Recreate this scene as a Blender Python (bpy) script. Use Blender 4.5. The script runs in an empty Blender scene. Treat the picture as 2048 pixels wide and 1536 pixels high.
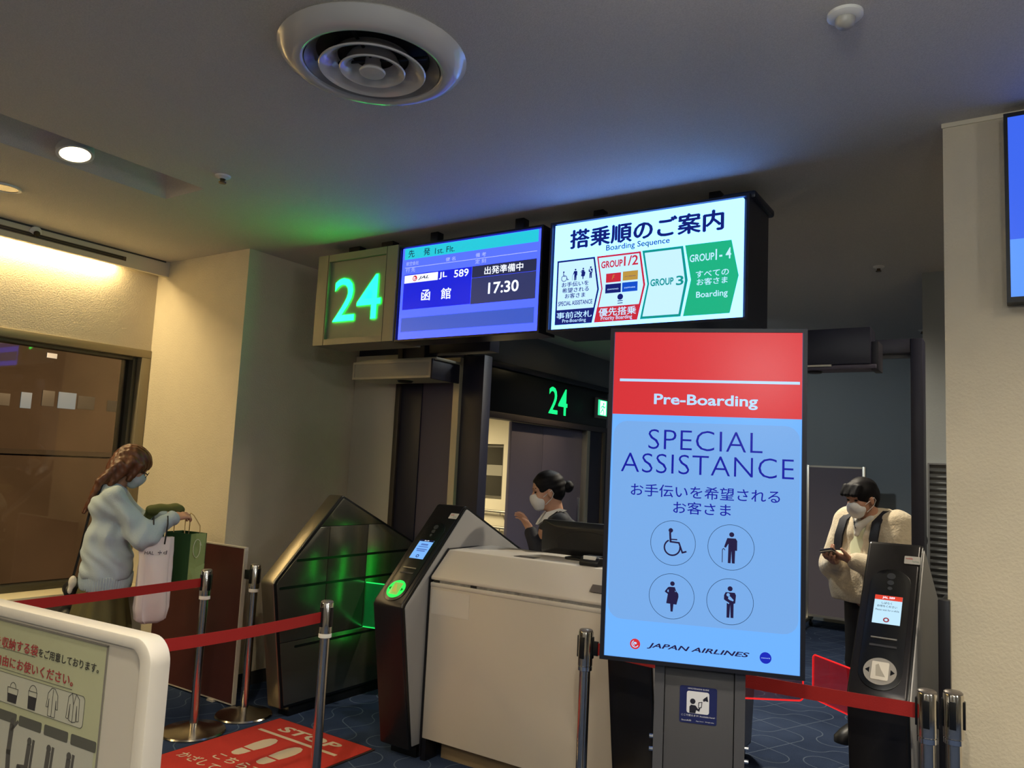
import bpy, bmesh, math, random
import numpy as np
from mathutils import Vector, Matrix

SC = bpy.context.scene
COL = SC.collection
rnd = random.Random(7)

# ------------------------------------------------------------------ camera
cam_d = bpy.data.cameras.new('camera')
cam = bpy.data.objects.new('camera', cam_d)
COL.objects.link(cam)
F_PX = 1540.0
_y, _p, _r = math.radians(33.631), math.radians(6.052), math.radians(2.784)
_f = Vector((-math.sin(_y) * math.cos(_p), math.cos(_y) * math.cos(_p), math.sin(_p)))
_r0 = Vector((math.cos(_y), math.sin(_y), 0))
_u0 = _r0.cross(_f)
_rt = _r0 * math.cos(_r) + _u0 * math.sin(_r)
_up = _u0 * math.cos(_r) - _r0 * math.sin(_r)
cam.matrix_world = Matrix(((_rt.x, _up.x, -_f.x, 0), (_rt.y, _up.y, -_f.y, 0), (_rt.z, _up.z, -_f.z, 1.6), (0, 0, 0, 1)))
cam_d.sensor_width = 36.0
cam_d.lens = 36.0 * F_PX / 2048.0
cam_d.clip_start = 0.02
SC.camera = cam

# ------------------------------------------------------------------ world, exposure
w = bpy.data.worlds.new('night')
SC.world = w
w.use_nodes = True
w.node_tree.nodes['Background'].inputs[0].default_value = (0.010, 0.012, 0.018, 1)
w.node_tree.nodes['Background'].inputs[1].default_value = 0.6
SC.view_settings.view_transform = 'Standard'
SC.view_settings.look = 'None'
SC.view_settings.exposure = 0.0
SC.view_settings.gamma = 1.0
SC.view_settings.use_curve_mapping = False
SC.cycles.use_denoising = True
SC.cycles.max_bounces = 6
SC.cycles.diffuse_bounces = 3
SC.cycles.glossy_bounces = 3
SC.cycles.transmission_bounces = 3
SC.cycles.use_adaptive_sampling = True
SC.cycles.adaptive_threshold = 0.06

WARM = (1.0, 0.77, 0.40)
NEUT = (1.0, 0.88, 0.68)
COOL = (0.80, 0.92, 1.0)

def area_light(name, loc, size, size_y, power, color, rot=(0, 0, 0), parent=None):
    d = bpy.data.lights.new(name, 'AREA')
    d.shape = 'RECTANGLE'
    d.size, d.size_y, d.energy, d.color = size, size_y, power, color
    o = bpy.data.objects.new(name, d)
    COL.objects.link(o)
    o.location, o.rotation_euler = loc, rot
    if parent: o.parent = parent
    return o

def spot_light(name, loc, power, color, angle=110, blend=0.7, radius=0.05, parent=None, rot=(0, 0, 0)):
    d = bpy.data.lights.new(name, 'SPOT')
    d.energy, d.color, d.spot_size, d.spot_blend, d.shadow_soft_size = power, color, math.radians(angle), blend, radius
    o = bpy.data.objects.new(name, d)
    COL.objects.link(o)
    o.location, o.rotation_euler = loc, rot
    if parent: o.parent = parent
    return o

# warm light trough hidden behind the fascia above the window
COVE_POWER = 95.0
area_light('cove_light', (-5.56, 0.0, 2.955), 0.05, 6.0, COVE_POWER, WARM)
# lamps of the room: the downlights are built further down from this table  (x, y, power)
DOWNLIGHTS = [(-1.75, 0.95, 150), (-1.9, -1.4, 200), (-0.12, 0.35, 190), (0.85, 1.75, 170), (2.6, 1.0, 260), (-4.6, -1.2, 80), (-1.0, -3.2, 240), (2.5, -2.6, 260), (5.5, 0.5, 240)]
# opal globes added unseen behind the camera to lift the ceiling; last is the dome (x, y, z, radiance)
GLOBES = [(0.9, -1.2, 2.45, 46.0), (-2.6, -2.4, 2.45, 14.0), (3.6, 0.2, 2.45, 60.0), (-0.35, 1.45, 2.90, 34.0)]
# fill lamps added out of sight to brighten the passage behind the displays (x, y, power)
PASSAGE_FILL = [(-2.3, 6.4, 75), (-1.62, 5.55, 330), (-2.45, 5.2, 60), (0.25, 4.35, 80)]

# ------------------------------------------------------------------ materials
def lin(r, g, b):
    f = lambda c: (c / 255 / 12.92) if c <= 10.3 else ((c / 255 + 0.055) / 1.055) ** 2.4
    return (f(r), f(g), f(b), 1.0)

MATS = {}
def mat(name, col, rough=0.5, metal=0.0, bump=0.0, bscale=60.0, vary=0.0, vscale=8.0, spec=0.5, aniso=0.0, sheen=0.0, alpha=1.0, stretch=None):
    if name in MATS: return MATS[name]
    m = bpy.data.materials.new(name)
    m.use_nodes = True
    nt = m.node_tree
    b = nt.nodes['Principled BSDF']
    c = lin(*col)
    b.inputs['Base Color'].default_value = c
    b.inputs['Roughness'].default_value = rough
    b.inputs['Metallic'].default_value = metal
    b.inputs['Specular IOR Level'].default_value = spec
    b.inputs['Anisotropic'].default_value = aniso
    b.inputs['Alpha'].default_value = alpha
    if sheen: b.inputs['Sheen Weight'].default_value = sheen
    tc = nt.nodes.new('ShaderNodeTexCoord')
    mp = nt.nodes.new('ShaderNodeMapping')
    if stretch: mp.inputs['Scale'].default_value = stretch
    nt.links.new(tc.outputs['Object'], mp.inputs['Vector'])
    if vary:
        n = nt.nodes.new('ShaderNodeTexNoise')
        n.inputs['Scale'].default_value = vscale
        n.inputs['Detail'].default_value = 6
        r = nt.nodes.new('ShaderNodeValToRGB')
        r.color_ramp.elements[0].position, r.color_ramp.elements[1].position = 0.3, 0.7
        r.color_ramp.elements[0].color = tuple(x * (1 - vary) for x in c[:3]) + (1,)
        r.color_ramp.elements[1].color = tuple(min(1, x * (1 + vary)) for x in c[:3]) + (1,)
        nt.links.new(mp.outputs[0], n.inputs['Vector'])
        nt.links.new(n.outputs['Fac'], r.inputs[0])
        nt.links.new(r.outputs[0], b.inputs['Base Color'])
    if bump:
        n2 = nt.nodes.new('ShaderNodeTexNoise')
        n2.inputs['Scale'].default_value = bscale
        n2.inputs['Detail'].default_value = 4
        bp = nt.nodes.new('ShaderNodeBump')
        bp.inputs['Strength'].default_value = bump
        bp.inputs['Distance'].default_value = 0.004
        nt.links.new(mp.outputs[0], n2.inputs['Vector'])
        nt.links.new(n2.outputs['Fac'], bp.inputs['Height'])
        nt.links.new(bp.outputs[0], b.inputs['Normal'])
    MATS[name] = m
    return m

def emis(name, col, strength=1.0, sample=True, gloss=0.25, base=(6, 6, 8), raw=None):
    if name in MATS: return MATS[name]
    m = bpy.data.materials.new(name)
    m.use_nodes = True
    b = m.node_tree.nodes['Principled BSDF']
    b.inputs['Base Color'].default_value = lin(*base)
    b.inputs['Roughness'].default_value = gloss
    b.inputs['Specular IOR Level'].default_value = 0.3
    b.inputs['Emission Color'].default_value = lin(*col) if raw is None else (*raw, 1.0)
    b.inputs['Emission Strength'].default_value = strength if raw is None else 1.0
    if not sample: m.cycles.emission_sampling = 'NONE'
    MATS[name] = m
    return m

# ------------------------------------------------------------------ mesh helpers
class MB:
    """collects plain geometry for one mesh object"""
    def __init__(s): s.v, s.f = [], []
    def add(s, vs, fs):
        o = len(s.v)
        s.v += [tuple(p) for p in vs]
        s.f += [tuple(i + o for i in f) for f in fs]
        return s
    def box(s, a, b):
        (x0, y0, z0), (x1, y1, z1) = a, b
        x0, x1 = min(x0, x1), max(x0, x1); y0, y1 = min(y0, y1), max(y0, y1); z0, z1 = min(z0, z1), max(z0, z1)
        return s.add([(x0, y0, z0), (x1, y0, z0), (x1, y1, z0), (x0, y1, z0), (x0, y0, z1), (x1, y0, z1), (x1, y1, z1), (x0, y1, z1)],
                     [(3, 2, 1, 0), (4, 5, 6, 7), (0, 1, 5, 4), (1, 2, 6, 5), (2, 3, 7, 6), (3, 0, 4, 7)])
    def prism(s, poly, axis, a, b):
        """polygon in the two other axes (x,y)->(y,z) for axis 0, (x,z) for axis 1, (x,y) for axis 2"""
        n = len(poly)
        def P(p, t): return (t, p[0], p[1]) if axis == 0 else ((p[0], t, p[1]) if axis == 1 else (p[0], p[1], t))
        ar = sum(poly[i][0] * poly[(i + 1) % n][1] - poly[(i + 1) % n][0] * poly[i][1] for i in range(n))
        if (ar < 0) != (axis == 1): poly = poly[::-1]
        a, b = min(a, b), max(a, b)
        vs = [P(p, a) for p in poly] + [P(p, b) for p in poly]
        fs = [tuple(range(n - 1, -1, -1)), tuple(range(n, 2 * n))] + [(i, (i + 1) % n, n + (i + 1) % n, n + i) for i in range(n)]
        return s.add(vs, fs)
    def frame(s, outer, inner, axis, a, b):
        """closed ring between two polygons of the same vertex count"""
        n = len(outer)
        def P(p, t): return (t, p[0], p[1]) if axis == 0 else ((p[0], t, p[1]) if axis == 1 else (p[0], p[1], t))
        vs = [P(p, a) for p in outer] + [P(p, a) for p in inner] + [P(p, b) for p in outer] + [P(p, b) for p in inner]
        fs = []
        for i in range(n):
            j = (i + 1) % n
            fs += [(i, j, n + j, n + i), (2 * n + j, 2 * n + i, 3 * n + i, 3 * n + j), (j, i, 2 * n + i, 2 * n + j), (n + i, n + j, 3 * n + j, 3 * n + i)]
        return s.add(vs, fs)
    def lathe(s, prof, n=32, c=(0, 0, 0), closed=False):
        """profile of (r, z) turned around the z axis"""
        m = len(prof)
        vs = [(c[0] + r * math.cos(2 * math.pi * i / n), c[1] + r * math.sin(2 * math.pi * i / n), c[2] + z) for i in range(n) for r, z in prof]
        fs = []
        for i in range(n):
            j = (i + 1) % n
            for k in range(m if closed else m - 1):
                l = (k + 1) % m
                fs.append((i * m + k, j * m + k, j * m + l, i * m + l))
        return s.add(vs, fs)
    def tube(s, pts, r, n=8, cap=True):
        pts = [Vector(p) for p in pts]
        rs = r if isinstance(r, (list, tuple)) else [r] * len(pts)
        o = len(s.v); up = None; vs = []; fs = []
        for i, p in enumerate(pts):
            d = (pts[min(i + 1, len(pts) - 1)] - pts[max(i - 1, 0)]).normalized()
            if up is None:
                up = Vector((0, 0, 1)) if abs(d.z) < 0.9 else Vector((1, 0, 0))
            a = d.cross(up).normalized(); up = a.cross(d).normalized()
            for k in range(n):
                t = 2 * math.pi * k / n
                vs.append(p + (a * math.cos(t) + up * math.sin(t)) * rs[i])
        for i in range(len(pts) - 1):
            for k in range(n):
                fs.append((i * n + k, i * n + (k + 1) % n, (i + 1) * n + (k + 1) % n, (i + 1) * n + k))
        if cap:
            fs.append(tuple(range(n - 1, -1, -1))); fs.append(tuple((len(pts) - 1) * n + k for k in range(n)))
        return s.add(vs, fs)
    def loft(s, rings, cap=True):
        n = len(rings[0])
        vs = [p for r in rings for p in r]; fs = []
        for i in range(len(rings) - 1):
            for k in range(n):
                fs.append((i * n + k, i * n + (k + 1) % n, (i + 1) * n + (k + 1) % n, (i + 1) * n + k))
        if cap:
            fs.append(tuple(range(n - 1, -1, -1))); fs.append(tuple((len(rings) - 1) * n + k for k in range(n)))
        return s.add(vs, fs)
    def mesh(s, name, bevel=0.0, smooth=None, seg=2):
        me = bpy.data.meshes.new(name)
        me.from_pydata(s.v, [], s.f)
        bm = bmesh.new(); bm.from_mesh(me)
        if bevel:
            bmesh.ops.remove_doubles(bm, verts=bm.verts, dist=1e-6)
            ed = [e for e in bm.edges if len(e.link_faces) == 2 and e.calc_face_angle(0) > 0.5]
            bmesh.ops.bevel(bm, geom=ed, offset=bevel, segments=seg, affect='EDGES', profile=0.5, clamp_overlap=True)
        bmesh.ops.recalc_face_normals(bm, faces=bm.faces)
        bm.to_mesh(me); bm.free()
        if smooth is not None or bevel:
            me.polygons.foreach_set('use_smooth', [True] * len(me.polygons))
            me.set_sharp_from_angle(angle=math.radians(smooth if smooth is not None else 40))
        return me

def link(name, me, m, parent=None, loc=None, rot=None):
    o = bpy.data.objects.new(name, me)
    COL.objects.link(o)
    if m is not None and me is not None:
        me.materials.clear(); me.materials.append(m)
    if parent is not None: o.parent = parent
    if loc is not None: o.location = loc
    if rot is not None: o.rotation_euler = rot
    return o

def obj(name, mb, m, parent=None, bevel=0.0, smooth=None, loc=None, rot=None, seg=2):
    return link(name, mb.mesh(name, bevel, smooth, seg), m, parent, loc, rot)

def tag(o, label, cat, group=None):
    o['label'] = label; o['category'] = cat
    if group: o['group'] = group
    return o

def thing(name, label, cat, loc=(0, 0, 0), rotz=0.0, group=None):
    o = bpy.data.objects.new(name, None)
    COL.objects.link(o)
    o.empty_display_size = 0.1
    o.location = loc; o.rotation_euler = (0, 0, rotz)
    return tag(o, label, cat, group)

def struct(name, mb, m, parent=None, bevel=0.0, **k):
    o = obj(name, mb, m, parent, bevel, **k)
    if parent is None: o['kind'] = 'structure'
    return o

def struct_root(name, loc=(0, 0, 0)):
    o = bpy.data.objects.new(name, None)
    COL.objects.link(o); o.location = loc
    o['kind'] = 'structure'
    return o

def B(a, b): return MB().box(a, b)

def circ(cx, cy, r, n=24, a0=0, a1=2 * math.pi, sx=1.0):
    full = abs(a1 - a0 - 2 * math.pi) < 1e-6
    k = n if full else n + 1
    return [(cx + sx * r * math.cos(a0 + (a1 - a0) * i / n), cy + r * math.sin(a0 + (a1 - a0) * i / n)) for i in range(k)]

def rrect(x0, y0, x1, y1, r, n=5):
    p = []
    for cx, cy, a in ((x1 - r, y1 - r, 0), (x0 + r, y1 - r, 90), (x0 + r, y0 + r, 180), (x1 - r, y0 + r, 270)):
        p += [(cx + r * math.cos(math.radians(a + 90 * i / n)), cy + r * math.sin(math.radians(a + 90 * i / n))) for i in range(n + 1)]
    return p

def strokes(mb, pts, wd, axis, a, b, close=False):
    n = len(pts)
    for i in range(n if close else n - 1):
        p, q = Vector(pts[i]), Vector(pts[(i + 1) % n])
        d = (q - p)
        if d.length < 1e-9: continue
        d.normalize(); nrm = Vector((-d.y, d.x)) * wd / 2; e = d * wd * 0.3
        mb.prism([tuple(p - e + nrm), tuple(q + e + nrm), tuple(q + e - nrm), tuple(p - e - nrm)], axis, a, b)
    return mb

_TC = {}
def text_mesh(body, bold=0.0, shear=0.0, space=1.0):
    key = (body, bold, shear, space)
    if key in _TC: return _TC[key]
    c = bpy.data.curves.new('lettering', 'FONT')
    cjk = any(ord(ch) > 0x2000 for ch in body)
    c.body = body; c.resolution_u = 3; c.offset = 0.0 if cjk else bold; c.shear = shear; c.space_character = space
    c.fill_mode = 'FRONT'
    t = bpy.data.objects.new('lettering', c)
    COL.objects.link(t)
    dg = bpy.context.evaluated_depsgraph_get()
    me = t.evaluated_get(dg).to_mesh()
    v = np.array([p.co[:] for p in me.vertices], float).reshape(-1, 3)
    f = [tuple(p.vertices) for p in me.polygons]
    t.evaluated_get(dg).to_mesh_clear()
    bpy.data.objects.remove(t); bpy.data.curves.remove(c)
    if cjk and bold > 0:      # heavier strokes for complex characters: overlaid shifted copies
        n0 = len(v); vv = [v]; ff = list(f)
        for k, (dx, dy) in enumerate(((bold, 0), (-bold, 0), (0, bold * 0.8), (0, -bold * 0.8))):
            vv.append(v + np.array([dx, dy, k + 1.0])); ff += [tuple(i + n0 * (k + 1) for i in p) for p in f]
        v = np.concatenate(vv); f = ff
    lo, hi = v.min(0), v.max(0)
    lay = v[:, 2].copy()
    v = (v - (lo + hi) / 2) / np.maximum(hi - lo, 1e-6)
    v[:, 2] = lay
    _TC[key] = (v, f)
    return _TC[key]

def text(body, m, parent, c, wd, h, depth, bold=0.0, shear=0.0, plane='xz', space=1.0, name='lettering', rot=0.0):
    """lettering fitted into a box of wd x h centred on c; depth is the coordinate along the face normal"""
    v, f = text_mesh(body, bold, shear, space)
    X, Y = v[:, 0] * wd, v[:, 1] * h
    if rot:
        cr, sr = math.cos(rot), math.sin(rot)
        X, Y = X * cr - Y * sr, X * sr + Y * cr
    X, Y = X + c[0], Y + c[1]
    if plane == 'xz': co = np.stack([X, depth - 0.00012 * v[:, 2], Y], 1)
    else: co = np.stack([X, Y, depth + 0.00012 * v[:, 2]], 1)
    me = bpy.data.meshes.new(name)
    me.from_pydata([tuple(p) for p in co], [], f)
    return link(name, me, m, parent)

# ------------------------------------------------------------------ implicit surfaces for bodies and cloth
def _smin(a, b, k):
    h = np.clip(0.5 + 0.5 * (a - b) / k, 0, 1)
    return a * (1 - h) + b * h - k * h * (1 - h)

def cap_(a, b, ra, rb=None, k=0.02, op='+'): return dict(t='c', a=np.array(a, float), b=np.array(b, float), ra=ra, rb=ra if rb is None else rb, k=k, op=op)
def ell_(c, r, k=0.02, op='+', R=None): return dict(t='e', c=np.array(c, float), r=np.array(r, float), k=k, op=op, R=R)
def cut_(n, d): return dict(t='p', n=np.array(n, float), d=d, op='cut')   # removes n.p > d

def sdf_mesh(name, prims, h=0.008, wob=None):
    lo = np.full(3, 1e9); hi = -lo
    for p in prims:
        if p['op'] != '+': continue
        if p['t'] == 'c':
            rr = max(p['ra'], p['rb']); a = np.minimum(p['a'], p['b']) - rr; b = np.maximum(p['a'], p['b']) + rr
        else:
            rr = p['r'].max(); a = p['c'] - rr; b = p['c'] + rr
        lo = np.minimum(lo, a); hi = np.maximum(hi, b)
    lo -= 3 * h; hi += 3 * h
    n = np.ceil((hi - lo) / h).astype(int) + 1
    ax = [lo[i] + h * np.arange(n[i]) for i in range(3)]
    V = np.full(n, 0.2, np.float32)
    for p in prims:
        if p['t'] == 'p':
            D = (p['n'][0] * ax[0][:, None, None] + p['n'][1] * ax[1][None, :, None] + p['n'][2] * ax[2][None, None, :] - p['d'])
            V = np.maximum(V, D.astype(np.float32)); continue
        if p['t'] == 'c':
            rr = max(p['ra'], p['rb']) + p['k'] + 0.04; a = np.minimum(p['a'], p['b']) - rr; b = np.maximum(p['a'], p['b']) + rr
        else:
            rr = p['r'].max() + p['k'] + 0.04; a = p['c'] - rr; b = p['c'] + rr
        i0 = np.maximum(0, np.floor((a - lo) / h).astype(int)); i1 = np.minimum(n, np.ceil((b - lo) / h).astype(int) + 1)
        if (i1 <= i0).any(): continue
        sl = tuple(slice(i0[i], i1[i]) for i in range(3))
        X = ax[0][sl[0]][:, None, None]; Y = ax[1][sl[1]][None, :, None]; Z = ax[2][sl[2]][None, None, :]
        if p['t'] == 'c':
            ab = p['b'] - p['a']; L = max(ab @ ab, 1e-12)
            px, py, pz = X - p['a'][0], Y - p['a'][1], Z - p['a'][2]
            t = np.clip((px * ab[0] + py * ab[1] + pz * ab[2]) / L, 0, 1)
            d = np.sqrt((px - t * ab[0]) ** 2 + (py - t * ab[1]) ** 2 + (pz - t * ab[2]) ** 2) - (p['ra'] + (p['rb'] - p['ra']) * t)
        else:
            px, py, pz = X - p['c'][0], Y - p['c'][1], Z - p['c'][2]
            if p['R'] is not None:
                R = p['R']
                qx = R[0, 0] * px + R[1, 0] * py + R[2, 0] * pz
                qy = R[0, 1] * px + R[1, 1] * py + R[2, 1] * pz
                qz = R[0, 2] * px + R[1, 2] * py + R[2, 2] * pz
            else: qx, qy, qz = px, py, pz
            r = p['r']
            k0 = np.sqrt((qx / r[0]) ** 2 + (qy / r[1]) ** 2 + (qz / r[2]) ** 2)
            k1 = np.sqrt((qx / r[0] ** 2) ** 2 + (qy / r[1] ** 2) ** 2 + (qz / r[2] ** 2) ** 2) + 1e-9
            d = k0 * (k0 - 1) / k1
        d = d.astype(np.float32)
        if p['op'] == '+': V[sl] = _smin(V[sl], d, p['k'])
        else: V[sl] = -_smin(-V[sl], d, p['k'])
    if wob is not None:
        X, Y, Z = np.meshgrid(*ax, indexing='ij', sparse=True)
        V = V + wob(X, Y, Z).astype(np.float32)
    S = V < 0
    # naive surface nets
    c8 = [S[i:n[0] - 1 + i, j:n[1] - 1 + j, k:n[2] - 1 + k] for i in (0, 1) for j in (0, 1) for k in (0, 1)]
    cnt = sum(c.astype(np.int8) for c in c8)
    act = (cnt > 0) & (cnt < 8)
    idx = np.full(act.shape, -1, np.int64); cells = np.argwhere(act); idx[act] = np.arange(len(cells))
    acc = np.zeros((len(cells), 3)); num = np.zeros(len(cells))
    ci, cj, ck = cells.T
    corners = [(i, j, k) for i in (0, 1) for j in (0, 1) for k in (0, 1)]
    for A in corners:
        for axn in range(3):
            if A[axn] == 1: continue
            Bc = list(A); Bc[axn] = 1
            va = V[ci + A[0], cj + A[1], ck + A[2]]; vb = V[ci + Bc[0], cj + Bc[1], ck + Bc[2]]
            m = (va < 0) != (vb < 0)
            t = va[m] / (va[m] - vb[m])
            pt = np.tile(np.array(A, float), (m.sum(), 1)); pt[:, axn] += t
            acc[m] += pt; num[m] += 1
    verts = lo + h * (cells + acc / num[:, None])
    faces = []
    for axn in range(3):
        u, v = (axn + 1) % 3, (axn + 2) % 3
        s0 = [slice(None)] * 3; s1 = [slice(None)] * 3
        s0[axn] = slice(0, n[axn] - 1); s1[axn] = slice(1, n[axn])
        ch = S[tuple(s0)] != S[tuple(s1)]
        E = np.argwhere(ch)
        E = E[(E[:, u] > 0) & (E[:, v] > 0) & (E[:, u] < n[u] - 1) & (E[:, v] < n[v] - 1)]
        flip = S[E[:, 0], E[:, 1], E[:, 2]]
        q = []
        for du, dv in ((0, 0), (-1, 0), (-1, -1), (0, -1)):
            C_ = E.copy(); C_[:, u] += du; C_[:, v] += dv
            q.append(idx[C_[:, 0], C_[:, 1], C_[:, 2]])
        q = np.stack(q, 1)
        q[~flip] = q[~flip][:, ::-1]
        faces.append(q)
    faces = np.concatenate(faces)
    me = bpy.data.meshes.new(name)
    me.vertices.add(len(verts)); me.vertices.foreach_set('co', verts.ravel())
    me.loops.add(faces.size); me.polygons.add(len(faces))
    me.polygons.foreach_set('loop_start', np.arange(0, faces.size, 4)); me.loops.foreach_set('vertex_index', faces.ravel())
    me.polygons.foreach_set('use_smooth', np.ones(len(faces), bool))
    me.update(); me.validate()
    return me
# ================================================================== THE SETTING
M_CEIL = mat('ceiling_board', (205, 200, 190), 0.9, bump=0.5, bscale=200, vary=0.09, vscale=190)
M_WALL = mat('wallpaper_cream', (214, 203, 178), 0.85, bump=0.55, bscale=95, vary=0.02)
M_DKWALL = mat('wall_grey', (120, 122, 126), 0.8, bump=0.2, bscale=90)
M_BACK = mat('back_wall_grey', (160, 166, 168), 0.85, bump=0.15, bscale=90)
M_NAVY = mat('portal_navy', (34, 34, 52), 0.45)
M_PURP = mat('panel_aubergine_grey', (88, 82, 98), 0.55)
M_LEAF = mat('door_leaf_lilac_grey', (104, 98, 118), 0.5)
M_BLACK = mat('black_plastic', (16, 16, 19), 0.45)
M_BLKM = mat('black_metal', (24, 24, 30), 0.35, metal=0.3)
M_ALU = mat('aluminium', (196, 190, 176), 0.35, metal=0.85)
M_STEEL = mat('stainless_polished', (205, 200, 192), 0.16, metal=1.0, vary=0.04, vscale=30)
M_CHROME = mat('chrome', (220, 220, 222), 0.07, metal=1.0)
M_WHITE = mat('white_enamel', (226, 224, 216), 0.35)
M_WHITEG = mat('white_gloss', (222, 220, 214), 0.18)

def carpet():
    m = bpy.data.materials.new('carpet_navy_lines'); m.use_nodes = True
    nt = m.node_tree; N = nt.nodes; L = nt.links
    b = N['Principled BSDF']; b.inputs['Roughness'].default_value = 0.95; b.inputs['Specular IOR Level'].default_value = 0.1
    tc = N.new('ShaderNodeTexCoord')
    mp = N.new('ShaderNodeMapping'); mp.inputs['Rotation'].default_value = (0, 0, 0.42); mp.inputs['Scale'].default_value = (5.2, 5.2, 1)
    L.new(tc.outputs['Object'], mp.inputs['Vector'])
    def math_(op, a, b_=None, c=None):
        n = N.new('ShaderNodeMath'); n.operation = op
        for i, v in enumerate((a, b_, c)):
            if v is None: continue
            if isinstance(v, (int, float)): n.inputs[i].default_value = v
            else: L.new(v, n.inputs[i])
        return n.outputs[0]
    def layer(off, scale):
        mq = N.new('ShaderNodeMapping'); mq.inputs['Location'].default_value = (off, off * 0.37, 0); mq.inputs['Scale'].default_value = (scale, scale, 1)
        L.new(mp.outputs[0], mq.inputs['Vector'])
        fl = N.new('ShaderNodeVectorMath'); fl.operation = 'FLOOR'; L.new(mq.outputs[0], fl.inputs[0])
        fr = N.new('ShaderNodeVectorMath'); fr.operation = 'FRACTION'; L.new(mq.outputs[0], fr.inputs[0])
        wn = N.new('ShaderNodeTexWhiteNoise'); wn.noise_dimensions = '2D'; L.new(fl.outputs[0], wn.inputs['Vector'])
        sp = N.new('ShaderNodeSeparateXYZ'); L.new(fr.outputs[0], sp.inputs[0])
        x, y = sp.outputs[0], sp.outputs[1]
        flip = math_('GREATER_THAN', wn.outputs['Value'], 0.5)
        xf = math_('ADD', math_('MULTIPLY', x, math_('SUBTRACT', 1.0, flip)), math_('MULTIPLY', math_('SUBTRACT', 1.0, x), flip))
        d1 = math_('SQRT', math_('ADD', math_('POWER', xf, 2.0), math_('POWER', y, 2.0)))
        x2, y2 = math_('SUBTRACT', 1.0, xf), math_('SUBTRACT', 1.0, y)
        d2 = math_('SQRT', math_('ADD', math_('POWER', x2, 2.0), math_('POWER', y2, 2.0)))
        dd = math_('MINIMUM', math_('ABSOLUTE', math_('SUBTRACT', d1, 0.5)), math_('ABSOLUTE', math_('SUBTRACT', d2, 0.5)))
        st = math_('MINIMUM', math_('ABSOLUTE', math_('SUBTRACT', x, 0.5)), math_('ABSOLUTE', math_('SUBTRACT', y, 0.5)))
        pick = math_('GREATER_THAN', math_('FRACT', math_('MULTIPLY', wn.outputs['Value'], 7.3)), 0.62)
        d = math_('ADD', math_('MULTIPLY', dd, math_('SUBTRACT', 1.0, pick)), math_('MULTIPLY', st, pick))
        return math_('LESS_THAN', d, 0.018 * scale)
    ln = layer(0.0, 1.0)
    no = N.new('ShaderNodeTexNoise'); no.inputs['Scale'].default_value = 260; no.inputs['Detail'].default_value = 3
    L.new(tc.outputs['Object'], no.inputs['Vector'])
    n2 = N.new('ShaderNodeTexNoise'); n2.inputs['Scale'].default_value = 2.5; L.new(tc.outputs['Object'], n2.inputs['Vector'])
    br = N.new('ShaderNodeValToRGB'); br.color_ramp.elements[0].color = lin(30, 40, 62); br.color_ramp.elements[1].color = lin(62, 76, 104)
    br.color_ramp.elements[0].position, br.color_ramp.elements[1].position = 0.3, 0.72
    L.new(math_('ADD', math_('MULTIPLY', no.outputs['Fac'], 0.55), math_('MULTIPLY', n2.outputs['Fac'], 0.45)), br.inputs[0])
    mx = N.new('ShaderNodeMix'); mx.data_type = 'RGBA'
    L.new(math_('MULTIPLY', ln, math_('MULTIPLY', no.outputs['Fac'], 1.3)), mx.inputs['Factor']); L.new(br.outputs[0], mx.inputs['A']); mx.inputs['B'].default_value = lin(98, 110, 128)
    L.new(mx.outputs['Result'], b.inputs['Base Color'])
    bp = N.new('ShaderNodeBump'); bp.inputs['Strength'].default_value = 0.5; bp.inputs['Distance'].default_value = 0.004
    L.new(no.outputs['Fac'], bp.inputs['Height']); L.new(bp.outputs[0], b.inputs['Normal'])
    return m

struct('floor', B((-9.5, -6, -0.1), (9, 10, 0)), carpet())

# ceiling with the splayed light coffer
ZC = 3.03
mb = MB()
for x0, x1, y0, y1 in ((-3.722, 9, -6, 9.8), (-5.46, -4.087, -6, 3.366), (-4.507, -4.087, 3.366, 9.8), (-4.087, -3.722, 2.456, 9.8), (-4.087, -3.722, -6, -1.6)):
    mb.box((x0, y0, ZC), (x1, y1, ZC + 0.25))
CT = 3.183
mb.add([(-4.087, 2.456, ZC), (-3.722, 2.456, ZC), (-3.722, 2.22, CT), (-4.087, -1.6, ZC), (-3.722, -1.6, ZC), (-3.722, -1.36, CT)],
       [(0, 1, 2), (0, 2, 5, 3), (3, 5, 4), (1, 4, 5, 2)])
struct('ceiling', mb, M_CEIL)
# fascia that hides the window light trough, with its slot diffuser
M_FASC = mat('fascia_cream', (222, 212, 188), 0.7)
fa = struct('trim_1', MB().box((-5.50, -6, 2.915), (-5.462, 3.366, 3.03)), M_FASC)
obj('trough_lid', B((-5.62, -6, 3.03), (-5.455, 3.366, 3.2)), M_FASC, fa)
obj('shadow_gap', B((-5.463, -6, 3.020), (-5.452, 3.33, 3.029)), mat('shadow_gap_grey', (70, 66, 60), 0.8), fa)
sl = obj('slot_diffuser', B((-5.4625, -6, 2.955), (-5.4585, 3.02, 2.985)), mat('slot_bronze', (110, 92, 70), 0.4, metal=0.4), fa)
obj('slot_gap', B((-5.4588, -6, 2.961), (-5.4575, 3.0, 2.967)), M_BLACK, sl)
obj('slot_gap', B((-5.4588, -6, 2.973), (-5.4575, 3.0, 2.979)), M_BLACK, sl)

# window wall
wl = struct('wall_left', MB().box((-5.85, -6, 2.345), (-5.60, 3.366, 3.2)).box((-5.85, -6, 0), (-5.60, 3.366, 0.53)), M_WALL)
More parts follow.
